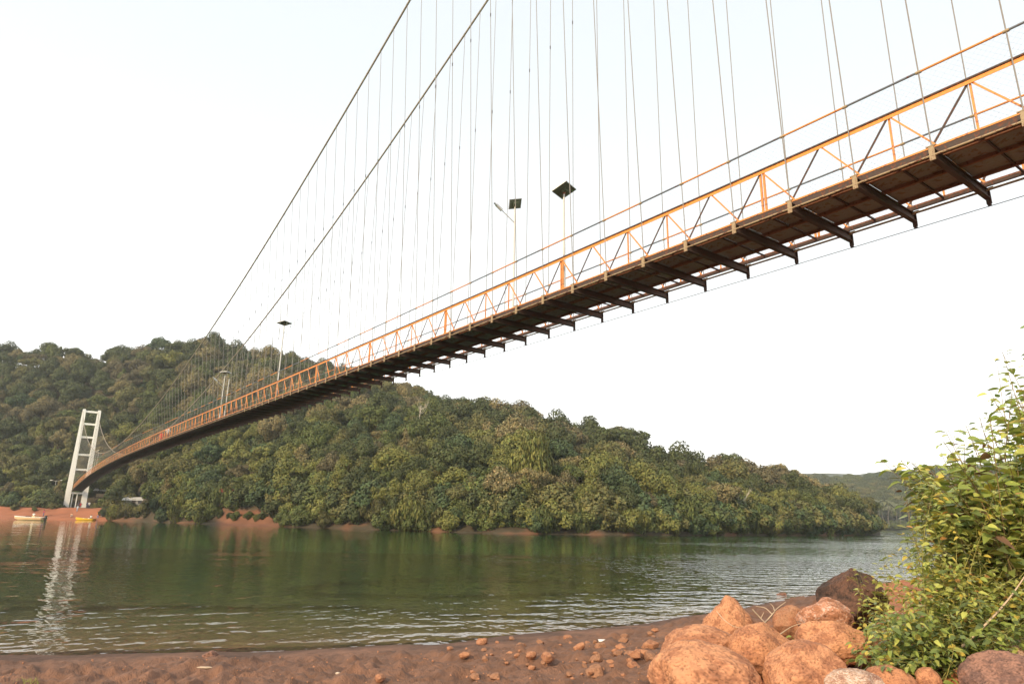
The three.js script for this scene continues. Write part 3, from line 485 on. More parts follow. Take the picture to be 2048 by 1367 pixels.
// ---------------------------------------------------------------- solar lamps on the deck
function lamp(px, py, off, size, label, opt = {}) {
  const { n, h } = onBridge(px, py, off), g = thing('solar_street_lamp', label, 'street lamp', null);
  g.position.copy(B(n, off, 0.09).applyAxisAngle(V(0, 1, 0), -AZ).add(bridge.position)); g.rotation.y = -AZ;
  const H = h - 0.09;
  mesh('pole', join([rod(V(0, 0, 0), V(0.0, H, 0), 0.05, 0.032, 8), rod(V(0, 0, 0), V(0, 0.03, 0), 0.12, 0.12, 8)]), M.pole, g);
  if (opt.panel !== false) {
    const p = new THREE.Group(); p.name = 'solar_panel'; g.add(p); p.position.set(0, H + 0.16, 0); p.rotation.set(opt.rx ?? -0.30, opt.ry ?? 0.5, opt.rz ?? 0.12);
    const w = size, d = size * 0.72; mesh('cells', box(-w / 2 + 0.02, w / 2 - 0.02, -0.004, 0.022, -d / 2 + 0.02, d / 2 - 0.02), M.solar, p); mesh('back_sheet', box(-w / 2 + 0.02, w / 2 - 0.02, -0.012, -0.005, -d / 2 + 0.02, d / 2 - 0.02), M.panelBack, p);
    mesh('frame', join([box(-w / 2, w / 2, -0.02, 0.026, -d / 2, -d / 2 + 0.019), box(-w / 2, w / 2, -0.02, 0.026, d / 2 - 0.019, d / 2), box(-w / 2, -w / 2 + 0.019, -0.02, 0.026, -d / 2 + 0.02, d / 2 - 0.02), box(w / 2 - 0.019, w / 2, -0.02, 0.026, -d / 2 + 0.02, d / 2 - 0.02)]), M.alu, p);
    mesh('battery_box', box(-0.12, 0.12, -0.1, -0.013, -0.09, 0.09), M.panelBack, p);
    mesh('bracket', rod(V(0, H, 0), V(0, H + 0.15, 0), 0.045, 0.06, 7), M.stringer, g);
  }
  if (opt.head) {
    const a = V(0, H - (opt.drop ?? 0.5), 0), b = V(opt.head[0], H - (opt.drop ?? 0.5) + 0.45, opt.head[1]), d = b.clone().sub(a).normalize();
    mesh('arm', rod(a, b, 0.025, 0.022, 7), M.pole, g); const hd = mesh('lamp_head', join([bar(b, b.clone().addScaledVector(d, 0.34), 0.16, 0.07), bar(b.clone().addScaledVector(d, 0.34), b.clone().addScaledVector(d, 0.46), 0.09, 0.05)]), M.alu, g);
    mesh('lens', bar(b.clone().addScaledVector(d, 0.05).add(V(0, -0.045, 0)), b.clone().addScaledVector(d, 0.3).add(V(0, -0.045, 0)), 0.11, 0.02), M.lens, hd);
  }
  return g;
}
lamp(1128, 388, 0.45, 0.86, 'largest solar lamp post with dark tilted panel on the near part of the deck', { ry: 0.35, rx: -0.42, rz: 0.25 });
lamp(1030, 414, WID - 0.4, 0.62, 'slim solar lamp with small panel and white lamp head on a side arm', { ry: -0.35, rx: -0.85, rz: 0.1, head: [-0.62, -0.1], drop: 0.75 });
lamp(568, 650, 0.45, 0.95, 'solar lamp post rising in front of the hill skyline', { ry: 0.6, rx: -0.2, rz: 0.16 });
lamp(450, 748, 0.45, 0.9, 'pale solar lamp with side arm halfway along the deck', { ry: 0.9, rx: -0.1, head: [-0.7, 0.3], drop: 1.2 });
lamp(458, 757, WID - 0.4, 0.6, 'bare pale pole standing beside the lamp halfway along the deck', { panel: false });
lamp(197, 903, 0.45, 0.8, 'pale lamp post on the deck just right of the tower', { ry: 0.9 });
lamp(192, 907, WID - 0.4, 0.8, 'pale lamp post close to the tower on the far side of the deck', { panel: false });

// ---------------------------------------------------------------- people
function personGeo(pose, colors, seed) {
  const J = pose === 'sit' ? { hip: [0, 0.42, 0], chest: [0, 0.78, 0.04], neck: [0, 0.98, 0.05], head: [0, 1.1, 0.06], sh: 0.17, kneeY: 0.44, kneeZ: 0.4, footY: 0.05, footZ: 0.45, hand: [0.2, 0.5, 0.3] }
    : pose === 'crouch' ? { hip: [0, 0.35, -0.1], chest: [0, 0.68, 0.1], neck: [0, 0.87, 0.18], head: [0, 0.99, 0.22], sh: 0.17, kneeY: 0.5, kneeZ: 0.28, footY: 0.05, footZ: 0.02, hand: [0.15, 0.4, 0.42] }
      : { hip: [0, 0.9, 0], chest: [0, 1.27, 0], neck: [0, 1.46, 0.01], head: [0, 1.59, 0.03], sh: 0.18, kneeY: 0.48, kneeZ: 0.03, footY: 0.05, footZ: 0.02, hand: [0.26, 0.8, 0.08] };
  const bones = [], P = (a) => V(a[0], a[1], a[2]), b = (a, c, r0, r1, k) => bones.push([P(a), P(c), r0, r1, k]);
  b(J.hip, J.chest, 0.135, 0.15, 1); b(J.chest, J.neck, 0.12, 0.06, 1); b(J.neck, J.head, 0.055, 0.07, 0); b(J.head, [J.head[0], J.head[1] + 0.05, J.head[2]], 0.095, 0.09, 3);
  for (const s of [-1, 1]) { const sh = [s * J.sh, J.chest[1] + 0.12, J.chest[2]], el = [s * (J.hand[0] + 0.03), (sh[1] + J.hand[1]) / 2, (sh[2] + J.hand[2]) / 2 - 0.05], hd = [s * J.hand[0], J.hand[1], J.hand[2]], kn = [s * 0.11, J.kneeY, J.kneeZ], ft = [s * 0.12, J.footY + 0.04, J.footZ];
    b(sh, el, 0.055, 0.043, 1); b(el, hd, 0.042, 0.032, 0); b([s * 0.09, J.hip[1], J.hip[2]], kn, 0.088, 0.06, 2); b(kn, ft, 0.06, 0.04, 2); b(ft, [ft[0], J.footY, ft[2] + 0.15], 0.042, 0.036, 4); }
  const R = 46, mc = new MarchingCubes(R, new THREE.MeshBasicMaterial(), false, false, 60000), top = J.head[1] + 0.3, sc = top / 2, q = V(0, 0, 0), ab = V(0, 0, 0), pa = V(0, 0, 0);
  const dist = (p, o) => { let best = 1e9, k = 0, acc = 0; for (const [A, C, r0, r1, kk] of bones) { ab.subVectors(C, A); pa.subVectors(p, A); const t = clamp(pa.dot(ab) / ab.lengthSq()), d = pa.addScaledVector(ab, -t).length() - lerp(r0, r1, t); acc += Math.exp(-d / 0.018); if (d < best) { best = d; k = kk; } } if (o) o.k = k; return acc > 1e-30 ? -0.018 * Math.log(acc) : best; };
  mc.isolation = 0; const toW = (i) => ((i - R / 2) / (R / 2)) * sc;
  for (let k = 0; k < R; k++) for (let j = 0; j < R; j++) for (let i = 0; i < R; i++) mc.field[i + R * j + R * R * k] = -dist(q.set(toW(i), toW(j) + sc - 0.06, toW(k)));
  mc.update(); const n = mc.count, pos = new Float32Array(n * 3), nor = new Float32Array(n * 3), col = new Float32Array(n * 3), o = {};
  for (let v = 0; v < n; v++) { const x = mc.positionArray[3 * v] * sc, y = mc.positionArray[3 * v + 1] * sc + sc - 0.06, z = mc.positionArray[3 * v + 2] * sc; pos.set([x, y, z], 3 * v); nor.set([mc.normalArray[3 * v], mc.normalArray[3 * v + 1], mc.normalArray[3 * v + 2]], 3 * v); dist(q.set(x, y, z), o); let c = colors[o.k]; if (o.k === 3) c = (z < J.head[2] + 0.02 || y > J.head[1] + 0.09) ? colors[3] : colors[0]; col.set(c, 3 * v); }
  const g = new THREE.BufferGeometry(); g.setAttribute('position', new THREE.BufferAttribute(pos, 3)); g.setAttribute('normal', new THREE.BufferAttribute(nor, 3)); g.setAttribute('color', new THREE.BufferAttribute(col, 3)); return g;
}
const bodyMat = std(0xffffff, 0.8, { vertexColors: true }), SKIN = [0.22, 0.12, 0.07], HAIR = [0.01, 0.01, 0.01], SHOE = [0.03, 0.025, 0.02];
function person(p, turn, pose, shirt, legs, label) { const m = mesh('person', personGeo(pose, [SKIN, shirt, legs, HAIR, SHOE]), bodyMat); setup(m, 'person', label, 'person', null); m.position.copy(p); m.rotation.y = turn; return m; }
// surface of the landing under a photo column: slide the point to the hill surface
const land = (px, t) => { const p = hillAt(px, t); if (t < 0.14 && t > 0.01) p.y += 0.5 * fbm(p.x * 0.35, p.z * 0.35, 5) + 0.25 * fbm(p.x * 1.7, p.z * 1.7, 2); return p; };
const WHITE = [0.75, 0.74, 0.7], NAVY = [0.03, 0.04, 0.09], BLUE = [0.10, 0.2, 0.42];
person(land(196, 0.024), 0.4, 'stand', [0.85, 0.33, 0.05], BLUE, 'person in orange shirt and light blue trousers standing at the waterline');
person(land(202.5, 0.026), -0.5, 'stand', WHITE, [0.5, 0.5, 0.52], 'person in white beside the one in orange at the waterline');
person(land(184.6, 0.095), 0.2, 'stand', [0.75, 0.6, 0.05], [0.12, 0.12, 0.1], 'person in yellow top on the bank right of the tower');
person(land(171, 0.075), 0.3, 'stand', NAVY, NAVY, 'person in navy clothes at the foot of the tower leg nearest the river bend');
person(land(174.5, 0.072), 0.9, 'stand', WHITE, NAVY, 'person in white shirt and dark trousers next to the navy dressed one');
person(land(153, 0.082), 0.1, 'stand', [0.05, 0.05, 0.07], [0.04, 0.04, 0.06], 'person in dark clothes on the path between the tower legs');
person(land(157.5, 0.10), 0.5, 'stand', [0.5, 0.04, 0.06], [0.05, 0.05, 0.06], 'person in red top behind the dark dressed one between the tower legs');
person(land(152.5, 0.048), 0, 'stand', [0.5, 0.58, 0.68], [0.25, 0.3, 0.4], 'person in pale blue walking down the red bank below the tower');
person(land(143, 0.026), 0.7, 'crouch', [0.8, 0.5, 0.3], WHITE, 'person in peach and white crouching at the waterline');
person(land(87, 0.022), -0.6, 'stand', [0.35, 0.03, 0.08], [0.08, 0.1, 0.2], 'person in dark red top standing at the bow of the white boat');

// ---------------------------------------------------------------- boats
function hullGeo(len, beam, depth, flare, sheer) { // lofted hull, bow toward +x
  const ns = 16, nr = 10, pos = [], idx = [];
  for (let i = 0; i <= ns; i++) { const s = i / ns, x = lerp(-len / 2, len / 2, s), w = beam / 2 * Math.pow(1 - Math.pow(s, 2.6), 0.7) * (0.86 + 0.14 * Math.min(1, s * 4)) + 0.001, top = depth * (1 + sheer * s * s), keel = -0.12 + (depth * 0.9) * Math.pow(Math.max(0, s - 0.72) / 0.28, 2.2);
    for (let j = 0; j <= nr; j++) { const a = j / nr * Math.PI, c = -Math.cos(a), y = Math.pow(Math.sin(a), flare); pos.push(x, lerp(top, keel, y), c * w); } }
  for (let i = 0; i < ns; i++) for (let j = 0; j < nr; j++) { const a = i * (nr + 1) + j; idx.push(a, a + 1, a + nr + 2, a, a + nr + 2, a + nr + 1); }
  const c0 = pos.length / 3; pos.push(-len / 2, depth * 0.5, 0); for (let j = 0; j < nr; j++) idx.push(c0, j + 1, j);
  const g = new THREE.BufferGeometry(); g.setAttribute('position', new THREE.Float32BufferAttribute(pos, 3)); g.setIndex(idx); g.computeVertexNormals();
  const dp = [], di = []; for (let i = 0; i <= ns; i++) { const s = i / ns, x = lerp(-len / 2, len / 2, s), w = (beam / 2 * Math.pow(1 - Math.pow(s, 2.6), 0.7) * (0.86 + 0.14 * Math.min(1, s * 4))) * 0.97 + 0.001, y = depth * (1 + sheer * s * s) - 0.03; dp.push(x, y, -w, x, y + 0.04 + 0.1 * smooth(s, 0.4, 0.8), 0, x, y, w); if (i) { const o = i * 3; di.push(o - 3, o - 2, o + 1, o - 3, o + 1, o, o - 2, o - 1, o + 2, o - 2, o + 2, o + 1); } }
  const dk = new THREE.BufferGeometry(); dk.setAttribute('position', new THREE.Float32BufferAttribute(dp, 3)); dk.setIndex(di); dk.computeVertexNormals(); return [g, dk];
}
{
  const ds = { side: THREE.DoubleSide }, white = std(rgb(0.78, 0.74, 0.66), 0.3, ds), cream = std(rgb(0.7, 0.45, 0.25), 0.4, ds), yellow = std(rgb(0.75, 0.45, 0.02), 0.45, ds), darkm = std(rgb(0.04, 0.04, 0.045), 0.4);
  const b = thing('motor_boat', 'long white motor boat with peach lower hull moored at the red landing', 'boat'), p = onLevel(57, 1040, 0); b.position.copy(p); b.rotation.y = Math.PI - 0.10;
  const [h, d] = hullGeo(6.9, 1.9, 0.62, 0.7, 0.25); mesh('hull', h, cream, b); mesh('deck', d, white, b);
  mesh('rub_rail', join([-1, 1].map((s) => tube(Array.from({ length: 9 }, (_, i) => { const q = i / 8 * 0.96; return V(lerp(-3.45, 3.45, q), 0.60 * (1 + 0.25 * q * q), s * 0.95 * Math.pow(1 - Math.pow(q, 2.6), 0.7) * (0.86 + 0.14 * Math.min(1, q * 4))); }), 0.06, 0.06, 5, 16))), white, b);
  mesh('windshield', join([bar(V(0.4, 0.68, -0.6), V(0.4, 0.68, 0.6), 0.03, 0.3), bar(V(0.4, 0.68, 0.6), V(-0.5, 0.68, 0.7), 0.03, 0.26), bar(V(0.4, 0.68, -0.6), V(-0.5, 0.68, -0.7), 0.03, 0.26)]), darkm, b);
  mesh('seat', box(-1.6, -1.0, 0.6, 0.95, -0.6, 0.6), cream, b); mesh('outboard_motor', join([box(-3.85, -3.5, 0.45, 1.05, -0.17, 0.17), box(-3.75, -3.6, -0.3, 0.45, -0.07, 0.07)]), darkm, b);
  person(b.position.clone().add(V(0.9, 0.42, 0.1)), 0.3, 'sit', WHITE, [0.05, 0.05, 0.07], 'person in white sitting in the white boat');
  const y = thing('yellow_boat', 'small bright yellow boat pulled in at the landing below the tower', 'boat'), q = onLevel(169, 1040, 0); y.position.copy(q); y.rotation.y = Math.PI + 0.06;
  const [h2, d2] = hullGeo(4.5, 1.6, 0.42, 0.6, 0.4); mesh('hull', h2, yellow, y); mesh('deck', d2, yellow, y); for (const x of [-1.1, 0.1]) mesh('thwart', box(x - 0.14, x + 0.14, 0.43, 0.56, -0.6, 0.6), white, y);
  person(q.clone().add(V(1.4, 0.12, 0)), 0.2, 'sit', WHITE, [0.3, 0.3, 0.3], 'person in white seated at the end of the yellow boat');
}
// people on the deck
for (const [px, off, shirt, label] of [[333, 0.7, [0.75, 0.7, 0.68], 'person in white walking on the bridge deck'], [322, 1.2, [0.6, 0.06, 0.05], 'person in red walking on the bridge deck behind the one in white']]) { const q = onBridge(px, 873, off); person(B(q.n, off, 0.09).applyAxisAngle(V(0, 1, 0), -AZ).add(bridge.position), -AZ, 'stand', shirt, [0.3, 0.08, 0.06], label); }

// ---------------------------------------------------------------- small buildings and posts on the far bank
function shed(px, t, w, d, h, roofColor, wallColor, label, name, lift = 0) {
  const g = thing(name, label, name.includes('stall') ? 'stall' : 'shed'); g.position.copy(hillAt(px, t)).y += lift; g.rotation.y = 0.25;
  const wm = std(wallColor, 0.9), rm = std(roofColor, 0.7, { side: THREE.DoubleSide });
  if (name.includes('stall')) { for (const x of [-1, 1]) for (const z of [-1, 1]) mesh('post', rod(V(x * w * 0.45, -1, z * d * 0.45), V(x * w * 0.45, h, z * d * 0.45), 0.05), M.bark, g); mesh('counter', box(-w * 0.4, w * 0.4, 0, 0.9, d * 0.3, d * 0.4), M.tan, g); }
  else { mesh('wall', box(-w / 2, w / 2, -1.5, h, -d / 2, d / 2), wm, g); mesh('door', box(-0.45, 0.45, 0, 1.9, d / 2, d / 2 + 0.04), M.bark, g); mesh('window', box(w * 0.22, w * 0.22 + 0.8, 0.9, 1.7, d / 2, d / 2 + 0.03), M.cable, g); }
  const e = 0.4, rise = d * 0.22, roof = mesh('roof', join([bar(V(-w / 2 - e, h + rise / 2, -d / 4 - e / 2), V(w / 2 + e, h + rise / 2, -d / 4 - e / 2), d / 2 + e * 1.4, 0.06, V(0, 1, -0.44).normalize()), bar(V(-w / 2 - e, h + rise / 2, d / 4 + e / 2), V(w / 2 + e, h + rise / 2, d / 4 + e / 2), d / 2 + e * 1.4, 0.06, V(0, 1, 0.44).normalize())]), rm, g);
  return g;
}
shed(266, 0.075, 4.4, 3.0, 1.7, rgb(0.52, 0.50, 0.47), rgb(0.5, 0.46, 0.4), 'shed with long pale grey roof among the shrubs', 'roofed_shed', 1.5);
shed(226, 0.155, 2.8, 2.4, 2.2, rgb(0.55, 0.03, 0.08), rgb(0.4, 0.3, 0.25), 'stall under a crimson awning right of the tower', 'market_stall', 1.0);
shed(196, 0.20, 3.0, 2.0, 1.8, rgb(0.7, 0.7, 0.68), rgb(0.4, 0.3, 0.25), 'low stall with white awning near the tower foot', 'market_stall', 0.2);
shed(460, 0.075, 4.2, 3, 2.0, rgb(0.36, 0.05, 0.04), rgb(0.35, 0.2, 0.14), 'shed with dark red roof half hidden by trees', 'roofed_shed', -0.9);
{ const g = thing('lamp_post', 'slim grey lamp post with two white heads left of the tower', 'street lamp'); g.position.copy(land(99, 0.16)); mesh('pole', rod(V(0, -1, 0), V(0, 7.5, 0), 0.08, 0.05, 7), M.pole, g); for (const s of [-1, 1]) { mesh('arm', rod(V(0, 7.2, 0), V(s * 1.1, 7.5, 0), 0.03), M.pole, g); mesh('lamp_head', box(s * 1.35 - 0.3, s * 1.35 + 0.3, 7.45, 7.57, -0.12, 0.12), M.white, g); } }

// ---------------------------------------------------------------- boulders and stones
const rockMat = std(0xffffff, 0.93, { vertexColors: true });
function rockGeo(seed, detail, sx, sy, sz, c0, c1, opt = {}) {
  const g = mergeVertices((() => { const q = new THREE.IcosahedronGeometry(1, detail); q.deleteAttribute('normal'); q.deleteAttribute('uv'); return q; })(), 1e-5), p = g.attributes.position, col = new Float32Array(p.count * 3), r = rng(seed), planes = [];
  for (let i = 0; i < (opt.planes ?? 9); i++) { const v = V(r() - 0.5, r() - 0.5, r() - 0.5).normalize(); planes.push([v, opt.sharp ? 0.55 + 0.3 * r() : 0.70 + 0.26 * r()]); }
  for (let i = 0; i < p.count; i++) {
    const v = V(p.getX(i), p.getY(i), p.getZ(i)); let k = 1; for (const [n, d] of planes) { const t = v.dot(n); if (t > 0.05) { const lim = d / t; if (lim < k) k = lerp(k, lim, opt.sharp ? 0.96 : 0.82); } }
    const s = seed * 3.7; k *= 1 + (opt.sharp ? 0.06 : 0.16) * fbm(v.x * 1.5 + s, v.y * 1.5, v.z * 1.5, 3) + 0.055 * fbm(v.x * 6 + s, v.y * 6, v.z * 6, 3);
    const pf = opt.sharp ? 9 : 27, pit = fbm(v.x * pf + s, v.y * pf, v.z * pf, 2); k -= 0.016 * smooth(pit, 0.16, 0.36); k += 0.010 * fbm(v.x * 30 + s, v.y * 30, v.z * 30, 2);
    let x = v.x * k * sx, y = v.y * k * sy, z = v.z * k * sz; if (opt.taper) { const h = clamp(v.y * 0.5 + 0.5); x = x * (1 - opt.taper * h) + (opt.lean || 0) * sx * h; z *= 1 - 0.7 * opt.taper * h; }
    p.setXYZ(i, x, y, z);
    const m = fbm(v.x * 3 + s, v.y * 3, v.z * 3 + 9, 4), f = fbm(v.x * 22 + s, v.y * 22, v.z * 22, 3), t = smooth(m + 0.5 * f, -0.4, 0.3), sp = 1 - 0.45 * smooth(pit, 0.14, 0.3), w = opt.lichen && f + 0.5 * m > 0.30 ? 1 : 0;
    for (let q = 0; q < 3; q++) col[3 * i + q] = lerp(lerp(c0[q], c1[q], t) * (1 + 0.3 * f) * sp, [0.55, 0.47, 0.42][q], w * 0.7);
  }
  g.setAttribute('color', new THREE.BufferAttribute(col, 3)); g.computeBoundingBox(); const bb = g.boundingBox, ex = bb.max.x - bb.min.x, ey = bb.max.y - bb.min.y, fx = 2 * sx / ex, fy = 2 * sy / ey; g.translate(-(bb.max.x + bb.min.x) / 2, -(bb.max.y + bb.min.y) / 2, 0); g.scale(fx, fy, fx); g.computeVertexNormals(); return g;
}
const LAT0 = [0.31, 0.130, 0.068], LAT1 = [0.50, 0.235, 0.122], DRK0 = [0.045, 0.026, 0.02], DRK1 = [0.12, 0.06, 0.04], PUR0 = [0.14, 0.075, 0.06], PUR1 = [0.27, 0.14, 0.10];
// [left, right, top, bottom in the photo, depth, colours, label, options]
const boulders = [
  [1322, 1490, 1256, 1372, 5.75, LAT0, LAT1, 'broad tan boulder behind the frontmost one, level backed', { planes: 6 }],
  [1310, 1518, 1292, 1432, 5.15, LAT0, LAT1, 'largest sunlit tan boulder at the front left of the heap', { planes: 6, taper: 0.25, lean: -0.12 }],
  [1408, 1508, 1196, 1290, 6.6, LAT0, LAT1, 'pointed pyramid shaped orange boulder at the back of the heap', { taper: 0.6, lean: -0.1, planes: 7 }],
  [1463, 1584, 1252, 1362, 5.45, LAT0, [0.46, 0.21, 0.105], 'round pitted boulder in the middle of the heap', { planes: 12 }],
  [1540, 1690, 1290, 1418, 4.95, LAT0, LAT1, 'sunlit squarish boulder right of the round pitted one', { planes: 8 }],
  [1598, 1700, 1199, 1276, 6.5, LAT0, [0.5, 0.24, 0.15], 'boulder with white flecks on top below the dark rock', { lichen: true, planes: 10 }],
  [1600, 1735, 1244, 1325, 5.85, LAT0, LAT1, 'low orange boulder under the white flecked one', {}],
  [1650, 1765, 1141, 1255, 7.3, DRK0, DRK1, 'tall dark brown rock standing at the top of the heap', { taper: 0.5, lean: 0.12, planes: 16, sharp: true }],
  [1548, 1618, 1214, 1280, 7.0, LAT0, [0.36, 0.18, 0.1], 'dull boulder half hidden between the pointed and flecked ones', {}],
  [1932, 2075, 1309, 1415, 4.6, PUR0, PUR1, 'smooth purplish brown boulder in the bottom right corner', { planes: 5 }],
  [1650, 1765, 1342, 1402, 4.75, PUR1, [0.45, 0.3, 0.22], 'pale flecked low rock at the front under the creeper', { lichen: true }],
  [1735, 1830, 1335, 1400, 4.85, LAT0, [0.45, 0.2, 0.1], 'small orange rock at the front edge below the creeper', {}],
  [1835, 1880, 1338, 1385, 4.8, LAT0, LAT1, 'small red brown stone beside the smooth purplish boulder', {}],
  [1945, 2070, 1270, 1325, 5.2, [0.4, 0.25, 0.17], [0.55, 0.38, 0.27], 'pale eroded lump of earth behind the purplish boulder', { lichen: true }],
];
boulders.forEach(([l, r, t, b, D, c0, c1, label, opt], i) => {
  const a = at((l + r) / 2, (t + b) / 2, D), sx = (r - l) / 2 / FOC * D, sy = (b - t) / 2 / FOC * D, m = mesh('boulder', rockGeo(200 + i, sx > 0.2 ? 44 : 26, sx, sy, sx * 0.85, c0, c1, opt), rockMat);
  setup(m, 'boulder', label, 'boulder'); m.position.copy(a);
});
{ // stones lying on the beach
  const r = rng(12), geos = [1, 2, 3, 4].map((s) => rockGeo(300 + s, 12, 1, 0.62, 0.8, s % 2 ? LAT0 : [0.26, 0.125, 0.07], s % 2 ? [0.38, 0.18, 0.095] : [0.30, 0.15, 0.085], { planes: 14, sharp: true })), dk = [5, 6].map((s) => rockGeo(300 + s, 12, 1, 0.62, 0.8, DRK1, PUR1, { planes: 14, sharp: true }));
  const put = (px, py, w, label, group, dark) => { let p = onLevel(px, py, 0.2); for (let k = 0; k < 4; k++) p = onLevel(px, py, groundY(p.x, p.z)); const s = w / 2 / FOC * -p.z, m = mesh('stone', (dark ? dk : geos)[Math.floor(r() * (dark ? 2 : 4))], rockMat); setup(m, 'stone', label, 'stone', group); m.position.copy(p); m.position.y += s * 0.25; m.scale.setScalar(s); m.rotation.set((r() - 0.5) * 0.5, r() * 6, (r() - 0.5) * 0.5); };
  put(1566, 1195, 24, 'small dark rock lying at the waterline beside the heap', null, true);
  put(1097, 1320, 34, 'rough brown clod on the open beach left of the boulders', null);
  put(1302, 1296, 34, 'rounded stone touching the left side of the boulder heap', null);
  put(1303, 1318, 32, 'angular stone in front of the left side of the heap', null);
  put(1268, 1337, 28, 'small flat topped stone left of the frontmost boulder', null);
  put(1190, 1349, 40, 'pale flat stone at the bottom edge of the beach', null);
  put(1160, 1298, 26, 'stone below the white litter', null); put(1192, 1322, 32, 'lumpy stone above the pale flat stone', null); put(1283, 1316, 40, 'brown stone pair member close to the heap', null);
  put(990, 1356, 24, 'reddish stone beside the grass tuft', null); put(420, 1315, 30, 'flat brown clod at the edge of the water', null, true); put(760, 1360, 26, 'brown stone at the bottom edge left of the grass tuft', null);
  for (let i = 0; i < 70; i++) { const px = 880 + 440 * Math.pow(r(), 0.6), py = lerp(1285 - (px - 900) * 0.06, 1360, r()); put(px, py, 8 + 22 * r() * r(), 'small brown stone scattered on the beach left of the boulders', 'small stones scattered on the beach'); }
  for (let i = 0; i < 26; i++) put(lerp(1700, 2040, r()), lerp(1240, 1350, r()), 10 + 18 * r() * r(), 'small red brown rubble stone under the shrubs', 'rubble stones under the shrubs', r() < 0.2);
  // gravel and crumbs
  const g = rockGeo(333, 3, 1, 0.7, 0.85, LAT0, LAT1, { planes: 8 }), n = 1500, im = new THREE.InstancedMesh(g, rockMat, n), q = new THREE.Object3D();
  for (let i = 0; i < n; i++) { const D = 4.6 + 6 * r() * r(), tx = lerp(-0.8, 0.95, Math.pow(r(), 0.7)), x = tx * D; if (shoreDepth(tx) - D < 0.25) { q.position.set(tx * 5.2, groundY(tx * 5.2, -5.2), -5.2); } else q.position.set(x, groundY(x, -D), -D); q.scale.setScalar(0.006 + 0.022 * r() * r() * r()); q.rotation.set(r() * 6, r() * 6, r() * 6); q.updateMatrix(); im.setMatrixAt(i, q.matrix); }
  im.castShadow = im.receiveShadow = true; setup(im, 'gravel', 'brown gravel and soil crumbs strewn over the beach', 'gravel', null, 'stuff');
}

// ---------------------------------------------------------------- foreground plants
function leafGeo(len, wid, fold, curl) { // pointed oval leaf along +z, folded at the midrib
  const n = 5, pos = [], idx = []; for (let i = 0; i <= n; i++) { const s = i / n, w = wid * Math.pow(Math.sin(Math.PI * Math.pow(s, 0.75)), 0.85) * (s > 0.99 || s < 0.01 ? 0 : 1), y = -curl * len * s * s; pos.push(-w, y + w * fold, s * len, 0, y, s * len, w, y + w * fold, s * len); if (i) { const o = i * 3; idx.push(o - 3, o, o + 1, o - 3, o + 1, o - 2, o - 2, o + 1, o + 2, o - 2, o + 2, o - 1); } }
  const g = new THREE.BufferGeometry(); g.setAttribute('position', new THREE.Float32BufferAttribute(pos, 3)); g.setIndex(idx); g.computeVertexNormals(); return g;
}
const leafShapes = [leafGeo(1, 0.27, 0.35, 0.25), leafGeo(1, 0.24, 0.55, 0.45), leafGeo(1, 0.30, 0.2, 0.1)];
const leafLook = (c) => new THREE.MeshPhysicalMaterial({ color: c, roughness: 0.7, transmission: 0.45, thickness: 0, side: THREE.DoubleSide });
const leafColors = { green: rgb(0.29, 0.36, 0.06), deep: rgb(0.15, 0.21, 0.045), pale: rgb(0.46, 0.48, 0.095), yellow: rgb(0.62, 0.48, 0.07), orange: rgb(0.50, 0.24, 0.05), brown: rgb(0.20, 0.10, 0.045) };
const leafMats = Object.fromEntries(Object.entries(leafColors).map(([k, c]) => [k, leafLook(c)])), leafWhite = leafLook(0xffffff), stemMat = std(rgb(0.22, 0.16, 0.07), 0.9), stemGreen = std(rgb(0.26, 0.24, 0.07), 0.85);
function inside(poly, x, y) { let c = false; for (let i = 0, j = poly.length - 1; i < poly.length; j = i++) { const [a, b] = poly[i], [d, e] = poly[j]; if ((b > y) !== (e > y) && x < (d - a) * (y - b) / (e - b) + a) c = !c; } return c; }
function pickIn(poly, r) { const xs = poly.map((p) => p[0]), ys = poly.map((p) => p[1]), x0 = Math.min(...xs), x1 = Math.max(...xs), y0 = Math.min(...ys), y1 = Math.max(...ys); for (;;) { const x = lerp(x0, x1, r()), y = lerp(y0, y1, r()); if (inside(poly, x, y)) return [x, y]; } }
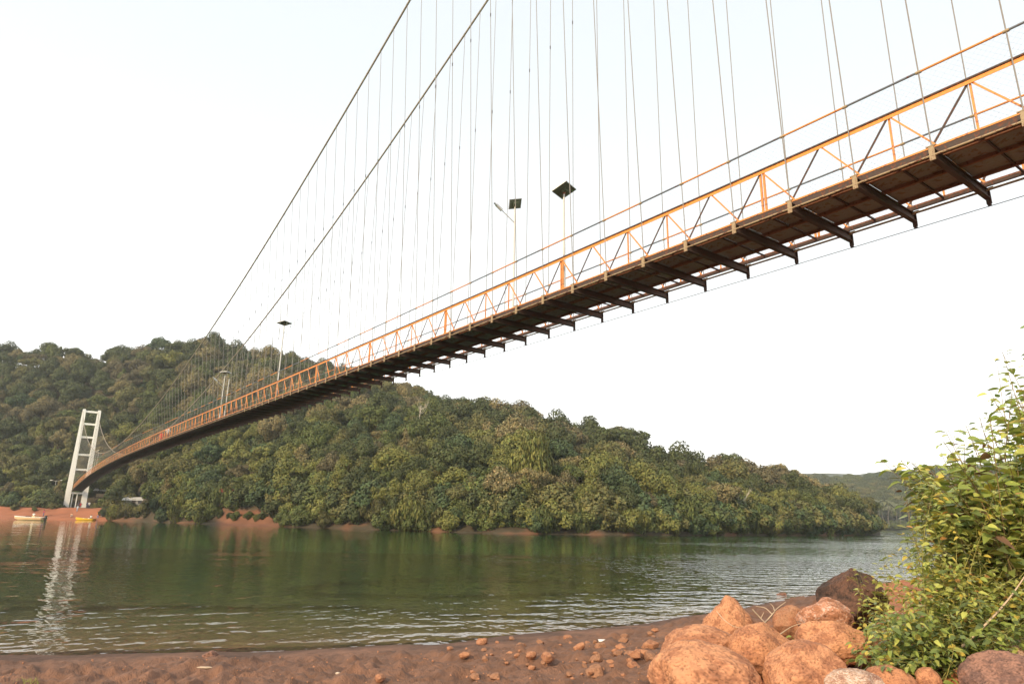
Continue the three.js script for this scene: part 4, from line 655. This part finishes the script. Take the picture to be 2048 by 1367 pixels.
function shrub(name, label, opt) {
  const r = rng(opt.seed), g = thing(name, label, opt.category || 'shrub'), stems = [], leaves = [], base0 = opt.base(r); g.position.copy(base0);
  for (let i = 0; i < opt.stems; i++) {
    const [px, py] = pickIn(opt.poly, r), D = lerp(opt.depth[0], opt.depth[1], r()), tip = at(px, py, D), base = opt.base(r, tip), gy = groundY(tip.x, tip.z) + 0.03; if (tip.y < gy) tip.y = gy + 0.05 * r();
    const mid = base.clone().lerp(tip, 0.5).add(V((r() - 0.5) * 0.3, opt.arch * (0.4 + r()), (r() - 0.5) * 0.3)), c = new THREE.CatmullRomCurve3([base, mid, tip]), len = c.getLength();
    stems.push(tube([base, mid, tip].map((v) => v.clone().sub(base0)), opt.thick * (0.7 + 0.6 * r()), opt.thick * 0.25, 4, 8));
    const nl = Math.floor(len * (1 - opt.bare) / opt.gap);
    for (let k = 0; k < nl; k++) { const s = lerp(opt.bare, 1, (k + r() * 0.6) / nl), p = c.getPointAt(clamp(s)), tg = c.getTangentAt(clamp(s)), th = k * 2.4 + r(), side = V(Math.cos(th), 0.75 * r() - 0.45, Math.sin(th)).addScaledVector(tg, 0.5).normalize(); const stalk = opt.spread * r(); p.addScaledVector(side, stalk);
      if (p.y < groundY(p.x, p.z) + 0.01) continue; const u = r(); leaves.push({ p: p.sub(base0), dir: side, size: opt.leaf * (0.6 + 0.7 * r()) * (1 - 0.35 * smooth(s, 0.8, 1)), col: opt.mix.find((m) => u <= m[1])[0], spin: (r() - 0.5) * 1.6, sh: Math.floor(r() * 3), v: 0.75 + 0.5 * r() }); }
  }
  const sm = mesh('stems', join(stems), opt.woody ? stemMat : stemGreen, g); sm.userData.kind = 'stuff';
  const q = new THREE.Object3D(), place = (o, l) => { o.position.copy(l.p); const z = l.dir, x = V(0, 1, 0).cross(z).normalize(), y = z.clone().cross(x); o.quaternion.setFromRotationMatrix(new THREE.Matrix4().makeBasis(x, y, z)); o.rotateZ(l.spin); o.rotateX(0.25); o.scale.setScalar(l.size); };
  leaves.sort((a, b) => b.size / b.p.clone().add(base0).length() - a.size / a.p.clone().add(base0).length());
  const own = Math.min(opt.own || 0, leaves.length); for (let i = 0; i < own; i++) { const m = mesh('leaf', leafShapes[leaves[i].sh], leafMats[leaves[i].col], g); place(m, leaves[i]); }
  for (let sh = 0; sh < 3; sh++) { const list = leaves.slice(own).filter((l) => l.sh === sh); if (!list.length) continue; const im = new THREE.InstancedMesh(leafShapes[sh], leafWhite, list.length); im.name = 'foliage'; im.userData.kind = 'stuff'; im.castShadow = im.receiveShadow = true; list.forEach((l, i) => { place(q, l); q.updateMatrix(); im.setMatrixAt(i, q.matrix); im.setColorAt(i, leafColors[l.col].clone().multiplyScalar(l.v)); }); g.add(im); }
  return g;
}
const footAt = (px, D, jx = 0, jz = 0) => { const x = colDir(px) * D + jx, z = -D + jz; return V(x, groundY(x, z) - 0.03, z); };
shrub('leafy_shrub', 'tall leafy green shrub with broad pointed leaves at the edge of the picture', { seed: 1, stems: 200, depth: [4.9, 6.8], arch: 0.1, thick: 0.009, leaf: 0.112, gap: 0.046, bare: 0.34, spread: 0.05, woody: true, own: 220,
  poly: [[2120, 560], [2046, 650], [1995, 700], [1962, 770], [1955, 835], [1880, 860], [1862, 905], [1775, 920], [1800, 965], [1850, 1010], [1870, 1080], [2240, 1080], [2240, 560]], base: (r) => footAt(1990 + 130 * r(), 5.5 + 0.8 * r()), mix: [['green', 0.5], ['pale', 0.78], ['deep', 0.92], ['yellow', 0.965], ['brown', 1]] });
shrub('leafy_shrub', 'leafy branch clump of the shrub reaching out over the river', { seed: 21, stems: 60, depth: [5.2, 6.4], arch: 0.22, thick: 0.008, leaf: 0.12, gap: 0.04, bare: 0.45, spread: 0.05, woody: true, own: 60,
  poly: [[1752, 912], [1790, 910], [1850, 930], [1900, 930], [1960, 880], [1960, 1040], [1860, 1040], [1835, 1000], [1800, 955]], base: (r) => footAt(1900 + 110 * r(), 5.6 + 0.5 * r()), mix: [['green', 0.5], ['pale', 0.8], ['deep', 0.92], ['yellow', 0.97], ['brown', 1]] });
shrub('tangled_shrub', 'tangled yellow green shrub with small yellowing leaves below the tall one', { seed: 2, stems: 280, depth: [4.9, 6.6], arch: 0.12, thick: 0.005, leaf: 0.055, gap: 0.028, bare: 0.15, spread: 0.05, own: 0,
  poly: [[1820, 960], [1815, 1040], [1785, 1120], [1770, 1190], [1830, 1215], [2160, 1230], [2160, 950]], base: (r) => footAt(1820 + 260 * r(), 5.2 + 1.1 * r()), mix: [['green', 0.30], ['pale', 0.72], ['deep', 0.80], ['yellow', 0.95], ['orange', 1]] });
shrub('creeper', 'low green creeper sprawling over the red soil beside the boulders', { seed: 3, category: 'creeper', stems: 210, depth: [4.7, 5.8], arch: 0.07, thick: 0.004, leaf: 0.062, gap: 0.035, bare: 0.1, spread: 0.08, own: 40,
  poly: [[1740, 1200], [1700, 1260], [1690, 1320], [1760, 1345], [1900, 1335], [1980, 1300], [2100, 1270], [2100, 1190], [1900, 1180]], base: (r, tip) => tip ? footAt(1760 + 300 * r(), 5.0 + 0.7 * r()) : footAt(1850, 5.2), mix: [['deep', 0.4], ['green', 0.8], ['pale', 0.94], ['yellow', 1]] });
shrub('weedy_plant', 'thin stemmed weeds with sparse yellowish leaves around the dark rock', { seed: 4, category: 'weed', stems: 24, depth: [6.6, 7.2], arch: 0.12, thick: 0.003, leaf: 0.06, gap: 0.055, bare: 0.2, spread: 0.03, own: 60,
  poly: [[1672, 1100], [1668, 1135], [1700, 1180], [1760, 1215], [1800, 1160], [1790, 1080], [1730, 1085]], base: (r, tip) => tip ? footAt(1690 + 110 * r(), 6.7 + 0.4 * r()) : footAt(1740, 6.8), mix: [['green', 0.3], ['pale', 0.75], ['yellow', 1]] });
shrub('weedy_plant', 'small weed sprouting between the round and squarish boulders', { seed: 5, category: 'weed', stems: 8, depth: [5.7, 6.0], arch: 0.05, thick: 0.003, leaf: 0.045, gap: 0.03, bare: 0.2, spread: 0.05, own: 20,
  poly: [[1575, 1270], [1580, 1300], [1610, 1300], [1612, 1265]], base: (r, tip) => footAt(1595 + 10 * r(), 5.9), mix: [['green', 0.6], ['pale', 0.9], ['yellow', 1]] });
function tuft(px, D, h, n, seed, label) { const r = rng(seed), v = []; const g = thing('grass_tuft', label, 'grass'); g.position.copy(footAt(px, D)); for (let i = 0; i < n; i++) { const th = r() * 6.28, bx = (r() - 0.5) * 0.16, bz = (r() - 0.5) * 0.12, H = h * (0.5 + 0.6 * r()), o = 0.5 * H * r(); let p = null; for (let k = 0; k <= 3; k++) { const s = k / 3, w = 0.0035 * (1 - s * 0.9), c = V(bx + Math.cos(th) * o * s * s, H * s * (1 - 0.2 * s), bz + Math.sin(th) * o * s * s), cur = [c.clone().add(V(w, 0, 0)), c.clone().add(V(-w, 0, 0))]; if (p) v.push(p[0], p[1], cur[1], p[0], cur[1], cur[0]); p = cur; } }
  const q = new THREE.BufferGeometry().setFromPoints(v); q.computeVertexNormals(); mesh('blades', q, std(rgb(0.20, 0.21, 0.045), 0.8, { side: THREE.DoubleSide }), g).userData.kind = 'stuff'; }
tuft(1035, 5.75, 0.10, 60, 3, 'short green grass tuft at the bottom edge of the beach'); tuft(118, 6.2, 0.07, 40, 4, 'tiny grass sprout in the mud near the left corner');

// ---------------------------------------------------------------- twigs and litter
{
  const dry = std(rgb(0.48, 0.36, 0.25), 0.9), twig = (label, pts, r0) => { const g = thing('dry_twig', label, 'twig'), P = pts[0].map(([x, y, d]) => at(x, y, d)); g.position.copy(P[0]); pts.forEach((line, i) => mesh(i ? 'side_shoot' : 'stick', tube(line.map(([x, y, d]) => at(x, y, d).sub(P[0])), i ? r0 * 0.6 : r0, r0 * 0.35, 5, 10), dry, g)); };
  twig('pale forked dry twig lying behind the round boulder', [[[1528, 1247, 6.4], [1545, 1228, 6.4], [1556, 1215, 6.5], [1572, 1203, 6.5]], [[1550, 1222, 6.4], [1545, 1210, 6.5], [1540, 1206, 6.5]], [[1545, 1228, 6.4], [1530, 1215, 6.5], [1512, 1212, 6.5]]], 0.008);
  twig('long thin dry twig across the pale forked one', [[[1505, 1218, 6.3], [1522, 1236, 6.3], [1534, 1248, 6.2], [1545, 1258, 6.2]], [[1522, 1236, 6.3], [1528, 1224, 6.3]]], 0.007);
  twig('thin curved twig resting on the pointed boulder', [[[1434, 1222, 5.75], [1450, 1240, 5.62], [1468, 1252, 5.55], [1490, 1256, 5.45]]], 0.004);
  twig('long diagonal stick leaning through the tangled shrub', [[[1925, 1292, 5.0], [1975, 1245, 5.0], [2020, 1195, 5.0], [2065, 1130, 5.0]]], 0.011);
  twig('dark twig lying above the low orange boulder', [[[1560, 1268, 5.9], [1585, 1252, 6.0], [1602, 1246, 6.0]]], 0.006);
  const lit = (name, label, cat, px, py, w, mat, seed, h) => { let p = onLevel(px, py, 0.15); for (let k = 0; k < 4; k++) p = onLevel(px, py, groundY(p.x, p.z)); const s = w / FOC * -p.z, g = new THREE.SphereGeometry(0.5, 18, 12), q = g.attributes.position; for (let i = 0; i < q.count; i++) { const k = 1 + 0.7 * fbm(q.getX(i) * 4 + seed, q.getY(i) * 4, q.getZ(i) * 4, 3); q.setXYZ(i, q.getX(i) * s * k, q.getY(i) * s * h * k, q.getZ(i) * s * 0.45 * k); } g.computeVertexNormals(); const m = mesh(name, g, mat); setup(m, name, label, cat); m.position.copy(p); m.position.y += s * h * 0.3; };
  lit('plastic_scrap', 'crumpled white plastic scrap on the beach', 'litter', 1207, 1283, 32, std(rgb(0.75, 0.75, 0.73), 0.5), 3, 0.16);
  lit('wood_chip', 'pale flat wood chip on the mud left of centre', 'wood', 410, 1335, 24, dry, 8, 0.12);
  lit('shell_bit', 'tiny whitish shell bit on the beach near centre', 'shell', 675, 1347, 9, std(rgb(0.6, 0.5, 0.4), 0.6), 5, 0.4);
}
scene.traverse((o) => { if (o.isMesh) { o.castShadow = true; o.receiveShadow = true; } });
renderer.render(scene, camera);
